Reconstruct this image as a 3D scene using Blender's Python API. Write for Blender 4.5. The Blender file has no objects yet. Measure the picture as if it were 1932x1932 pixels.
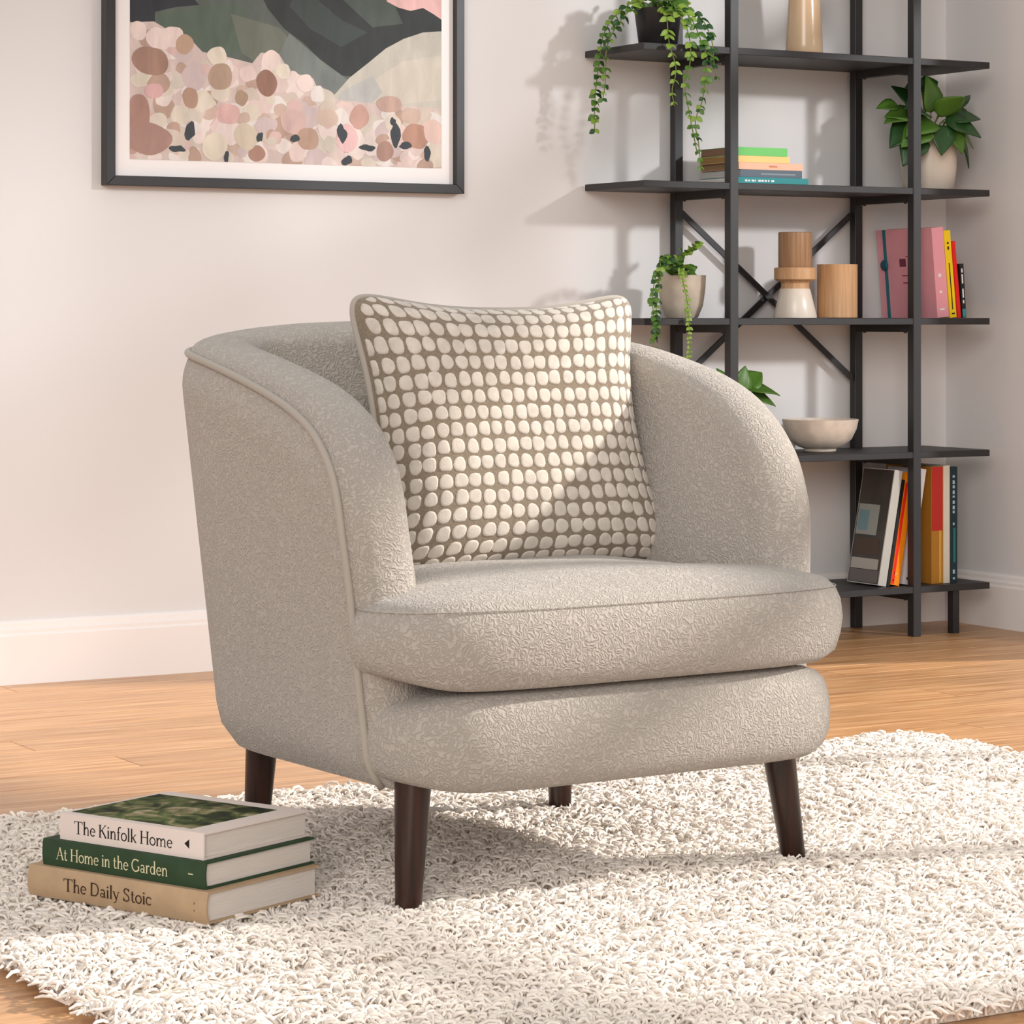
import bpy, bmesh, math, random
import numpy as np
from mathutils import Vector, Matrix

random.seed(7)
rng = np.random.default_rng(11)
SC = bpy.context.scene
COL = SC.collection
PI = math.pi


def lin(r, g, b):
    f = lambda c: (c / 255.0) / 12.92 if c / 255.0 <= 0.04045 else ((c / 255.0 + 0.055) / 1.055) ** 2.4
    return (f(r), f(g), f(b), 1.0)


# ------------------------------------------------------------------ camera, world, lights
cam_d = bpy.data.cameras.new('camera')
cam = bpy.data.objects.new('camera', cam_d)
COL.objects.link(cam)
cam.location = (-4.596, -5.683, 0.78)
cam.rotation_euler = (PI / 2, 0, -math.radians(30.18))
cam_d.sensor_width = 36
cam_d.lens = 36 * 5298.3 / 1932
cam_d.shift_y = -(966 - 596.5) / 1932
cam_d.clip_start = 0.05
SC.camera = cam

world = bpy.data.worlds.new('world')
SC.world = world
world.use_nodes = True
bg = world.node_tree.nodes['Background']
bg.inputs[0].default_value = (0.985, 0.98, 0.98, 1)
bg.inputs[1].default_value = 0.72


def aim(o, d):
    o.rotation_euler = Vector(d).to_track_quat('-Z', 'Y').to_euler()


# low sun entering through the tall window in the right wall
sl = bpy.data.lights.new('sun', 'SUN')
sl.energy = 5.0
sl.angle = math.radians(2.2)
sl.color = (1.0, 0.95, 0.89)
sun = bpy.data.objects.new('sun', sl)
COL.objects.link(sun)
el = math.radians(28.5)
aim(sun, (-0.952 * math.cos(el), 0.305 * math.cos(el), -math.sin(el)))
sun.location = (4, -4, 4)
# daylight lamp standing outside that window, raking across the back wall
kl = bpy.data.lights.new('window_daylight', 'SPOT')
kl.energy = 1600
kl.shadow_soft_size = 0.30
kl.spot_size = math.radians(46)
kl.spot_blend = 0.9
kl.color = (0.98, 0.99, 1.0)
key = bpy.data.objects.new('window_daylight', kl)
COL.objects.link(key)
key.location = (3.1, -7.7, 3.4)
aim(key, Vector((-0.8, 0, 0.95)) - Vector(key.location))

# added soft fill lamp behind and left of the camera, no window there
ll = bpy.data.lights.new('rear_left_fill', 'AREA')
ll.shape = 'SQUARE'; ll.size = 7.0; ll.energy = 1500; ll.color = (1.0, 0.945, 0.89)
lft = bpy.data.objects.new('rear_left_fill', ll)
COL.objects.link(lft)
lft.location = (-14.0, -17.0, 6.0)
aim(lft, Vector((-0.5, -0.3, 0.9)) - Vector(lft.location))

vs = SC.view_settings
vs.view_transform = 'Standard'
vs.look = 'None'
vs.gamma = 1
vs.exposure = 0.0
vs.use_curve_mapping = False


# ------------------------------------------------------------------ material helpers
def mat(name, rgb, rough=0.6, spec=0.4, var=0.0, vscale=8.0, bump=0.0, bscale=60.0, vec=None, rgb2=None, sheen=0.0, rnd=0.0, metal=0.0, trans=0.0):
    m = bpy.data.materials.new(name)
    m.use_nodes = True
    nt = m.node_tree
    N, L = nt.nodes, nt.links
    b = N['Principled BSDF']
    b.inputs['Roughness'].default_value = rough
    b.inputs['Specular IOR Level'].default_value = spec
    b.inputs['Metallic'].default_value = metal
    b.inputs['Base Color'].default_value = lin(*rgb)
    if sheen:
        b.inputs['Sheen Weight'].default_value = sheen
    tc = N.new('ShaderNodeTexCoord')
    src = tc.outputs['Object']
    if vec:
        mp = N.new('ShaderNodeMapping')
        mp.inputs['Scale'].default_value = vec
        L.new(src, mp.inputs[0])
        src = mp.outputs[0]
        if rnd:
            oi = N.new('ShaderNodeObjectInfo')
            cb = N.new('ShaderNodeCombineXYZ')
            mu = N.new('ShaderNodeMath'); mu.operation = 'MULTIPLY'; mu.inputs[1].default_value = 37.0
            L.new(oi.outputs['Random'], mu.inputs[0]); L.new(mu.outputs[0], cb.inputs[0]); L.new(mu.outputs[0], cb.inputs[1])
            L.new(cb.outputs[0], mp.inputs['Location'])
    if var or rgb2:
        n = N.new('ShaderNodeTexNoise')
        n.inputs['Scale'].default_value = vscale
        n.inputs['Detail'].default_value = 5
        L.new(src, n.inputs['Vector'])
        r = N.new('ShaderNodeValToRGB')
        c2 = rgb2 or tuple(max(0, c * (1 - var)) for c in rgb)
        r.color_ramp.elements[0].position = 0.3
        r.color_ramp.elements[1].position = 0.7
        r.color_ramp.elements[0].color = lin(*c2)
        r.color_ramp.elements[1].color = lin(*rgb)
        L.new(n.outputs[0], r.inputs[0])
        out = r.outputs[0]
        if rnd:
            oi2 = N.new('ShaderNodeObjectInfo')
            mr = N.new('ShaderNodeMapRange')
            mr.inputs[3].default_value = 1 - rnd
            mr.inputs[4].default_value = 1 + rnd * 0.6
            L.new(oi2.outputs['Random'], mr.inputs[0])
            hs = N.new('ShaderNodeHueSaturation')
            L.new(mr.outputs[0], hs.inputs['Value'])
            L.new(out, hs.inputs['Color'])
            out = hs.outputs[0]
        L.new(out, b.inputs['Base Color'])
    if bump:
        n2 = N.new('ShaderNodeTexNoise')
        n2.inputs['Scale'].default_value = bscale
        n2.inputs['Detail'].default_value = 4
        L.new(src, n2.inputs['Vector'])
        bp = N.new('ShaderNodeBump')
        bp.inputs['Strength'].default_value = bump
        bp.inputs['Distance'].default_value = 0.004
        L.new(n2.outputs[0], bp.inputs['Height'])
        L.new(bp.outputs[0], b.inputs['Normal'])
    return m


def fabric_mat(name, rgb, scale=48.0, freq=42.0, strength=0.5, dark=0.86):
    """upholstery with an embossed winding-line weave: contour lines of a smooth noise"""
    m = bpy.data.materials.new(name)
    m.use_nodes = True
    N, L = m.node_tree.nodes, m.node_tree.links
    b = N['Principled BSDF']
    b.inputs['Roughness'].default_value = 0.85
    b.inputs['Specular IOR Level'].default_value = 0.2
    b.inputs['Sheen Weight'].default_value = 0.25
    b.inputs['Sheen Roughness'].default_value = 0.5
    tc = N.new('ShaderNodeTexCoord')
    n = N.new('ShaderNodeTexNoise')
    n.inputs['Scale'].default_value = scale
    n.inputs['Detail'].default_value = 0.6
    n.inputs['Distortion'].default_value = 0.4
    L.new(tc.outputs['Object'], n.inputs['Vector'])
    mu = N.new('ShaderNodeMath'); mu.operation = 'MULTIPLY'; mu.inputs[1].default_value = freq
    si = N.new('ShaderNodeMath'); si.operation = 'SINE'
    L.new(n.outputs[0], mu.inputs[0]); L.new(mu.outputs[0], si.inputs[0])
    n2 = N.new('ShaderNodeTexNoise')
    n2.inputs['Scale'].default_value = 900
    L.new(tc.outputs['Object'], n2.inputs['Vector'])
    ad = N.new('ShaderNodeMath'); ad.operation = 'MULTIPLY_ADD'; ad.inputs[1].default_value = 0.8
    L.new(n2.outputs[0], ad.inputs[0]); L.new(si.outputs[0], ad.inputs[2])
    bp = N.new('ShaderNodeBump')
    bp.inputs['Strength'].default_value = strength
    bp.inputs['Distance'].default_value = 0.0016
    L.new(ad.outputs[0], bp.inputs['Height'])
    L.new(bp.outputs[0], b.inputs['Normal'])
    mr = N.new('ShaderNodeMapRange')
    mr.inputs[1].default_value = -1
    L.new(si.outputs[0], mr.inputs[0])
    mx = N.new('ShaderNodeMix'); mx.data_type = 'RGBA'
    mx.inputs[6].default_value = lin(*[c * dark for c in rgb])
    mx.inputs[7].default_value = lin(*rgb)
    L.new(mr.outputs[0], mx.inputs[0])
    L.new(mx.outputs[2], b.inputs['Base Color'])
    return m


def vcol_mat(name, rough=0.7):
    m = bpy.data.materials.new(name)
    m.use_nodes = True
    N, L = m.node_tree.nodes, m.node_tree.links
    b = N['Principled BSDF']
    b.inputs['Roughness'].default_value = rough
    b.inputs['Specular IOR Level'].default_value = 0.25
    a = N.new('ShaderNodeVertexColor')
    a.layer_name = 'Col'
    tc = N.new('ShaderNodeTexCoord')
    n = N.new('ShaderNodeTexNoise'); n.inputs['Scale'].default_value = 9; n.inputs['Detail'].default_value = 6; n.inputs['Distortion'].default_value = 0.6
    mp = N.new('ShaderNodeMapping'); mp.inputs['Scale'].default_value = (3.0, 1.0, 1.1)
    L.new(tc.outputs['Object'], mp.inputs[0]); L.new(mp.outputs[0], n.inputs['Vector'])
    mr = N.new('ShaderNodeMapRange'); mr.inputs[3].default_value = 0.62; mr.inputs[4].default_value = 1.22
    L.new(n.outputs[0], mr.inputs[0])
    hs = N.new('ShaderNodeHueSaturation'); hs.inputs['Saturation'].default_value = 0.82
    L.new(mr.outputs[0], hs.inputs['Value']); L.new(a.outputs[0], hs.inputs['Color'])
    L.new(hs.outputs[0], b.inputs['Base Color'])
    return m


# ------------------------------------------------------------------ mesh helpers
class MB:
    def __init__(s):
        s.v, s.f = [], []

    def add(s, vs_, fs_):
        o = len(s.v)
        s.v += [tuple(float(c) for c in p) for p in vs_]
        s.f += [tuple(o + i for i in f) for f in fs_]

    def box(s, a, b):
        (x0, y0, z0), (x1, y1, z1) = a, b
        s.add([(x0, y0, z0), (x1, y0, z0), (x1, y1, z0), (x0, y1, z0), (x0, y0, z1), (x1, y0, z1), (x1, y1, z1), (x0, y1, z1)],
              [(0, 3, 2, 1), (4, 5, 6, 7), (0, 1, 5, 4), (1, 2, 6, 5), (2, 3, 7, 6), (3, 0, 4, 7)])

    def grid(s, rows, close_u=False, close_v=False, flip=False):
        nr, nc = len(rows), len(rows[0])
        fs_ = []
        for i in range(nr if close_v else nr - 1):
            for j in range(nc if close_u else nc - 1):
                q = (i * nc + j, i * nc + (j + 1) % nc, ((i + 1) % nr) * nc + (j + 1) % nc, ((i + 1) % nr) * nc + j)
                fs_.append(q[::-1] if flip else q)
        s.add([p for r in rows for p in r], fs_)

    def lathe(s, prof, n=40, c=(0, 0, 0), cap0=True, cap1=True):
        rows = [[(c[0] + r * math.cos(2 * PI * j / n), c[1] + r * math.sin(2 * PI * j / n), c[2] + z) for j in range(n)] for r, z in prof]
        o = len(s.v)
        s.grid(rows, close_u=True)
        if cap0: s.f.append(tuple(o + j for j in range(n))[::-1])
        if cap1: s.f.append(tuple(o + (len(prof) - 1) * n + j for j in range(n)))

    def tube(s, pts, r, n=8, closed=False):
        pts = [Vector(p) for p in pts]
        rs = r if isinstance(r, (list, tuple)) else [r] * len(pts)
        rows = []
        ref = None
        for i, p in enumerate(pts):
            a = pts[i - 1] if (i or closed) else p
            b = pts[(i + 1) % len(pts)] if (i < len(pts) - 1 or closed) else p
            t = (b - a).normalized()
            if ref is None:
                ref = t.orthogonal().normalized()
            ref = (ref - t * ref.dot(t)).normalized()
            bn = t.cross(ref)
            rows.append([p + (ref * math.cos(2 * PI * j / n) + bn * math.sin(2 * PI * j / n)) * rs[i] for j in range(n)])
        o = len(s.v)
        s.grid(rows, close_u=True, close_v=closed)
        if not closed:
            s.f.append(tuple(o + j for j in range(n))[::-1])
            s.f.append(tuple(o + (len(pts) - 1) * n + j for j in range(n)))

    def bar(s, a, b, w, t, up=(0, 0, 1)):
        a, b = Vector(a), Vector(b)
        d = (b - a).normalized()
        x = d.cross(Vector(up)).normalized() * w / 2
        y = d.cross(x).normalized() * t / 2
        vs_ = [a - x - y, a + x - y, a + x + y, a - x + y, b - x - y, b + x - y, b + x + y, b - x + y]
        s.add(vs_, [(0, 1, 2, 3), (7, 6, 5, 4), (0, 4, 5, 1), (1, 5, 6, 2), (2, 6, 7, 3), (3, 7, 4, 0)])

    def prism(s, poly, axis, d0, d1):
        """extrude a closed 2D polygon along an axis: 'x' poly=(y,z), 'y' poly=(x,z), 'z' poly=(x,y)"""
        put = {'x': lambda p, d: (d, p[0], p[1]), 'y': lambda p, d: (p[0], d, p[1]), 'z': lambda p, d: (p[0], p[1], d)}[axis]
        n = len(poly)
        s.add([put(p, d0) for p in poly] + [put(p, d1) for p in poly],
              [tuple(range(n))[::-1], tuple(range(n, 2 * n))] + [(i, (i + 1) % n, n + (i + 1) % n, n + i) for i in range(n)])

    def mesh(s, name, smooth=False, bevel=0.0, seg=2):
        me = bpy.data.meshes.new(name)
        me.from_pydata(s.v, [], s.f)
        bm = bmesh.new(); bm.from_mesh(me)
        bmesh.ops.recalc_face_normals(bm, faces=bm.faces)
        if bevel:
            es = [e for e in bm.edges if len(e.link_faces) == 2 and e.calc_face_angle() > 0.5]
            bmesh.ops.bevel(bm, geom=es, offset=bevel, segments=seg, profile=0.5, affect='EDGES')
        bm.to_mesh(me); bm.free()
        if smooth:
            for p in me.polygons: p.use_smooth = True
        return me

    def build(s, name, m, parent=None, smooth=False, bevel=0.0, seg=2, auto=None, loc=None, keepn=False):
        if keepn:
            me = bpy.data.meshes.new(name); me.from_pydata(s.v, [], s.f)
            if smooth:
                for p in me.polygons: p.use_smooth = True
        else:
            me = s.mesh(name, smooth, bevel, seg)
        me.materials.append(m)
        if auto:
            for p in me.polygons: p.use_smooth = True
            me.set_sharp_from_angle(angle=math.radians(auto))
        return put(name, me, parent, loc)


def put(name, me, parent=None, loc=None, rot=None):
    o = bpy.data.objects.new(name, me)
    COL.objects.link(o)
    o.parent = parent
    if loc is not None: o.location = loc
    if rot is not None: o.rotation_euler = rot
    return o


def tag(o, label=None, cat=None, group=None, kind=None):
    if label: o['label'] = label
    if cat: o['category'] = cat
    if group: o['group'] = group
    if kind: o['kind'] = kind
    return o


def thing(name, label, cat, loc=(0, 0, 0), rotz=0.0, group=None):
    o = bpy.data.objects.new(name, None)
    o.empty_display_size = 0.05
    COL.objects.link(o)
    o.location = loc
    o.rotation_euler = (0, 0, rotz)
    return tag(o, label, cat, group)


def catmull(P, n):
    P = np.array(P, float)
    Q = np.vstack([2 * P[0] - P[1], P, 2 * P[-1] - P[-2]])
    seg = np.linalg.norm(np.diff(P, axis=0), axis=1)
    cum = np.concatenate([[0], np.cumsum(seg)])
    out = []
    for t in np.linspace(0, cum[-1], n):
        i = min(np.searchsorted(cum, t, side='right') - 1, len(P) - 2)
        u = (t - cum[i]) / seg[i]
        a, b, c, d = Q[i], Q[i + 1], Q[i + 2], Q[i + 3]
        out.append(0.5 * (2 * b + (c - a) * u + (2 * a - 5 * b + 4 * c - d) * u * u + (3 * b - a - 3 * c + d) * u ** 3))
    return np.array(out)


# ------------------------------------------------------------------ materials
M_wall = mat('wall_paint', (220, 217, 216), 0.75, 0.25, bump=0.03, bscale=120)
M_trim = mat('trim_paint', (236, 229, 225), 0.45, 0.4)
M_sub = mat('subfloor', (150, 100, 60), 0.6)
M_wood = mat('floor_oak', (216, 168, 120), 0.34, 0.5, rgb2=(168, 116, 70), vscale=5, vec=(0.8, 13, 6), rnd=0.16, bump=0.04, bscale=10)
M_black = mat('black_metal', (36, 34, 35), 0.45, 0.5, bump=0.02)
M_shelf = mat('black_shelf_board', (44, 42, 43), 0.5, 0.45, var=0.15, vscale=30, vec=(1, 12, 1))
M_fab = fabric_mat('textured_oatmeal_fabric', (181, 172, 162), 100.0, 36.0, 0.50, 0.90)
M_pipe = mat('piping_fabric', (172, 163, 152), 0.9, 0.2, sheen=0.2, bump=0.1, bscale=900)
M_under = mat('underside_cloth', (40, 34, 30), 0.9, 0.1)
M_leg = mat('dark_walnut', (58, 30, 20), 0.28, 0.5, rgb2=(30, 16, 12), vscale=6, vec=(18, 18, 1.4))
M_pil = mat('taupe_linen', (146, 131, 113), 0.9, 0.15, var=0.15, vscale=300, bump=0.2, bscale=1200, sheen=0.2)
M_dot = mat('cream_chenille', (218, 207, 194), 0.95, 0.1, var=0.10, vscale=60, bump=0.25, bscale=900, sheen=0.3)
M_frame = mat('black_frame_wood', (38, 36, 37), 0.4, 0.45)
M_mat = mat('white_mat_board', (238, 232, 230), 0.8, 0.2)
M_art = vcol_mat('painted_print')
M_page = mat('paper_pages', (226, 216, 206), 0.85, 0.15, var=0.10, vscale=20, vec=(1, 1, 90))
M_rugb = mat('rug_backing', (236, 226, 212), 0.95, 0.1)

# ------------------------------------------------------------------ the room
def struct(name, mb, m, parent=None, **k):
    o = mb.build(name, m, parent, **k)
    if parent is None: o['kind'] = 'structure'
    return o

XL, YN, HC = -7.5, -7.5, 3.3
b = MB(); b.box((XL, YN, -0.12), (0.0, 0.0, -0.004))
floor = struct('floor', b, M_sub); floor['label'] = 'honey oak strip floor laid parallel to the back wall'
PW = 0.128
plank_meshes = {}
for L_ in (0.9, 1.15, 1.4, 1.65):
    pb = MB(); pb.box((0, 0, -0.0045), (L_ - 0.0012, PW - 0.0012, 0.0))
    me = pb.mesh('plank', bevel=0.0012, seg=1); me.materials.append(M_wood); plank_meshes[L_] = me
row = 0
y = 0.0
while y > -3.9:
    x = -0.002
    first = True
    while x > -4.5:
        L_ = random.choice(list(plank_meshes))
        o = put('plank', plank_meshes[L_], floor, (x - L_ if not first else x - L_ + 0.0, y - PW, 0))
        x -= L_; first = False
    y -= PW
b = MB(); b.box((XL, 0, -0.12), (0.15, 0.15, HC)); struct('wall_back', b, M_wall)
WY0, WY1, WZ = -0.84, -5.7, 2.30
b = MB(); b.prism([(0, -0.12), (WY0, -0.12), (WY0, WZ), (WY1, WZ), (WY1, -0.12), (YN, -0.12), (YN, HC), (0, HC)], 'x', 0, 0.15)
struct('wall_right', b, M_wall)
prof = [(0, 0.0), (0.018, 0.0), (0.018, 0.103), (0.0145, 0.108), (0.0145, 0.115), (0.010, 0.120), (0.009, 0.128), (0.004, 0.134), (0, 0.134)]
b = MB(); b.prism([(-d, z) for d, z in prof], 'x', XL, 0.0); struct('baseboard_back', b, M_trim)
b = MB(); b.prism([(-d, z) for d, z in prof], 'y', WY0, -0.0); struct('baseboard_right', b, M_trim)
# tall window in the right wall, beyond the picture's right edge: frame, mullions, transom
fr = 0.05
def ring(y0, y1, z1):
    q = MB(); q.prism([(y0, 0.0), (y1, 0.0), (y1, z1), (y0, z1), (y0, z1 - fr), (y1 + fr, z1 - fr), (y1 + fr, fr), (y0 - fr, fr), (y0 - fr, z1 - fr), (y0, z1 - fr)], 'x', 0.04, 0.11)
    return q
w1 = struct('window_1', ring(WY0, WY1, WZ), M_trim)
for ym, wd in ((-2.4, 0.05), (-3.26, 0.08), (-4.1, 0.06), (-4.9, 0.06)):
    b = MB(); b.box((0.05, ym - wd / 2, fr), (0.10, ym + wd / 2, WZ - fr)); b.build('mullion', M_trim, w1)
b = MB(); b.box((0.04, WY1 + fr, 1.755), (0.11, WY0 - fr, 1.825)); b.build('transom', M_trim, w1)


# ------------------------------------------------------------------ framed print on the back wall
fx0, fx1, fz0, fz1 = -2.317, -1.436, 1.062, 2.26
pic = thing('framed_print', 'large black framed abstract print of pink blossoms below dark hills on the wall', 'picture', ((fx0 + fx1) / 2, 0, fz0))
ox, oz = (fx0 + fx1) / 2, fz0
bw, bd = 0.021, 0.032
def P2(x, z): return (x - ox, z - oz)
for poly in ([(fx0, fz0), (fx1, fz0), (fx1 - bw, fz0 + bw), (fx0 + bw, fz0 + bw)], [(fx1, fz0), (fx1, fz1), (fx1 - bw, fz1 - bw), (fx1 - bw, fz0 + bw)],
             [(fx1, fz1), (fx0, fz1), (fx0 + bw, fz1 - bw), (fx1 - bw, fz1 - bw)], [(fx0, fz1), (fx0, fz0), (fx0 + bw, fz0 + bw), (fx0 + bw, fz1 - bw)]):
    b = MB(); b.prism([P2(*p) for p in poly], 'y', -bd, -0.001); b.build('frame_bar', M_frame, pic, bevel=0.001, seg=1)
b = MB(); b.box((fx0 + bw - ox, -0.014, bw), (fx1 - bw - ox, -0.002, fz1 - oz - bw)); b.build('mat_board', M_mat, pic)
# the print itself: flat painted shapes, laid over each other by hundredths of a millimetre
AX0, AX1, AZ0, AZ1 = -2.256, -1.487, 1.120, 2.20
SXA, SZA = (AX1 - AX0) / 590.0, 0.001218
class Paint:
    def __init__(s): s.v, s.f, s.c, s.k = [], [], [], 0
    def poly(s, pts, rgb):
        y_ = -0.0143 - 0.0000025 * s.k; s.k += 1
        o = len(s.v)
        for px, py in pts:
            X = min(max(AX0 + (px - 247) * SXA, AX0), AX1); Z = min(max(AZ0 + (309 - py) * SZA, AZ0), AZ1)
            s.v.append((X - ox, y_, Z - oz))
        s.f.append(tuple(range(o, len(s.v)))); s.c.append(lin(*rgb))
    def blob(s, cx, cy, rx, ry, rgb, n=22, wob=0.10):
        ph = [random.uniform(0, 6.28) for _ in range(3)]
        s.poly([(cx + rx * (1 + wob * (math.sin(2 * a + ph[0]) + 0.6 * math.sin(3 * a + ph[1]))) * math.cos(a),
                 cy + ry * (1 + wob * (math.sin(2 * a + ph[2]) + 0.6 * math.sin(4 * a + ph[1]))) * math.sin(a)) for a in [2 * PI * i / n for i in range(n)]], rgb)
A = Paint()
A.poly([(247, -600), (837, -600), (837, 309), (247, 309)], (96, 104, 98))
A.poly([(247, -40), (330, -20), (372, 28), (330, 34), (292, 45), (292, 72), (270, 80), (247, 66)], (58, 60, 66))
A.poly([(247, -600), (420, -600), (470, -300), (400, -40), (330, -20), (247, -40)], (74, 84, 78))
A.poly([(300, 46), (370, 30), (440, 22), (480, 60), (470, 112), (400, 112), (330, 96), (290, 72)], (90, 106, 92))
A.poly([(430, 40), (520, 60), (575, 120), (560, 150), (500, 140), (450, 110)], (112, 118, 104))
A.poly([(540, 70), (600, 116), (652, 150), (618, 196), (560, 170), (520, 110)], (120, 128, 124))
A.poly([(462, -40), (500, 28), (530, 62), (566, 86), (600, 116), (640, 142), (660, 144), (690, 118), (726, 90), (760, 68), (800, 60), (837, 54), (837, -80), (700, -200), (520, -200)], (62, 66, 66))
A.poly([(560, -30), (600, 10), (640, 40), (690, 60), (640, 90), (580, 60), (540, 20)], (72, 80, 78))
A.poly([(660, -60), (730, -20), (760, 40), (700, 50), (640, 0)], (82, 92, 86))
A.poly([(655, 146), (690, 118), (726, 88), (762, 68), (800, 54), (837, 50), (837, 309), (560, 309), (616, 190)], (196, 190, 176))
A.poly([(700, 150), (760, 110), (837, 95), (837, 180), (760, 190), (700, 190)], (206, 196, 180))
A.poly([(640, 172), (700, 140), (720, 170), (690, 200), (620, 210)], (184, 184, 180))
A.poly([(722, -80), (728, 0), (750, 10), (775, 15), (800, 8), (820, 18), (837, 28), (837, -120)], (226, 172, 166))
A.poly([(247, 66), (290, 62), (320, 78), (352, 86), (378, 112), (420, 118), (470, 128), (486, 108), (520, 108), (540, 140), (585, 150), (600, 182), (640, 188), (700, 192), (837, 196), (837, 309), (247, 309)], (208, 184, 176))
PAL = [(222, 194, 186), (226, 206, 198), (212, 174, 168), (216, 202, 184), (206, 188, 172), (184, 150, 130), (198, 168, 150), (202, 180, 178), (224, 214, 208), (226, 210, 202), (206, 194, 178), (214, 190, 182)]
def front(px):
    return float(np.interp(px, [247, 290, 340, 380, 440, 490, 520, 560, 600, 640, 700, 837], [72, 72, 95, 118, 128, 112, 112, 145, 175, 192, 196, 200]))
for i in range(290):
    px = random.uniform(247, 837); t_ = random.random() ** 0.75
    py = front(px) + 8 + t_ * (300 - front(px))
    r_ = random.uniform(9, 22)
    A.blob(px, py, r_, r_ * random.uniform(0.75, 1.2), random.choice(PAL))
for px, py, r_ in ((300, 92, 22), (322, 88, 20), (405, 118, 17), (504, 122, 19), (528, 140, 14), (570, 160, 16), (262, 80, 16)):
    A.blob(px, py, r_, r_, random.choice([(228, 205, 196), (226, 212, 192)]))
for px, py, rx, ry, c in ((284, 133, 33, 26, (164, 122, 102)), (411, 155, 21, 26, (178, 146, 122)), (497, 163, 20, 23, (150, 106, 86)), (356, 196, 14, 20, (178, 138, 112)), (450, 192, 12, 14, (172, 140, 112)),
                          (345, 100, 16, 18, (186, 150, 122)), (290, 186, 18, 13, (212, 160, 158)), (425, 222, 22, 20, (214, 166, 160)), (262, 230, 22, 36, (172, 126, 110)), (280, 272, 42, 28, (168, 126, 112)),
                          (548, 232, 26, 24, (206, 168, 160)), (575, 262, 20, 22, (182, 146, 122)), (612, 222, 20, 18, (206, 178, 160)), (674, 218, 18, 22, (196, 148, 132)), (733, 192, 24, 16, (196, 158, 142)),
                          (786, 250, 27, 24, (182, 132, 108)), (724, 280, 18, 18, (168, 128, 112)), (478, 292, 17, 14, (170, 124, 104)), (400, 282, 24, 24, (222, 208, 186)), (458, 262, 22, 24, (206, 190, 166)), (650, 258, 22, 26, (224, 178, 176)), (820, 240, 20, 24, (222, 186, 172))):
    A.blob(px, py, rx, ry, c, 26, 0.06)
for px, py, rx, ry in ((355, 255, 11, 16), (332, 288, 14, 7), (640, 250, 9, 16), (745, 250, 9, 22), (740, 225, 5, 9), (650, 300, 10, 9), (808, 282, 8, 12), (690, 275, 14, 6), (484, 262, 6, 10), (550, 262, 8, 8), (422, 300, 5, 10), (765, 268, 14, 6)):
    A.blob(px, py, rx, ry, (70, 76, 82), 14, 0.2)
me = bpy.data.meshes.new('painted_sheet'); me.from_pydata(A.v, [], A.f)
ca = me.color_attributes.new('Col', 'FLOAT_COLOR', 'CORNER')
for p, c in zip(me.polygons, A.c):
    for li in p.loop_indices: ca.data[li].color = c
me.materials.append(M_art)
bm = bmesh.new(); bm.from_mesh(me); bm.normal_update()
for f_ in bm.faces:
    if f_.normal.y > 0: f_.normal_flip()
bm.to_mesh(me); bm.free()
put('painted_sheet', me, pic)


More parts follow.
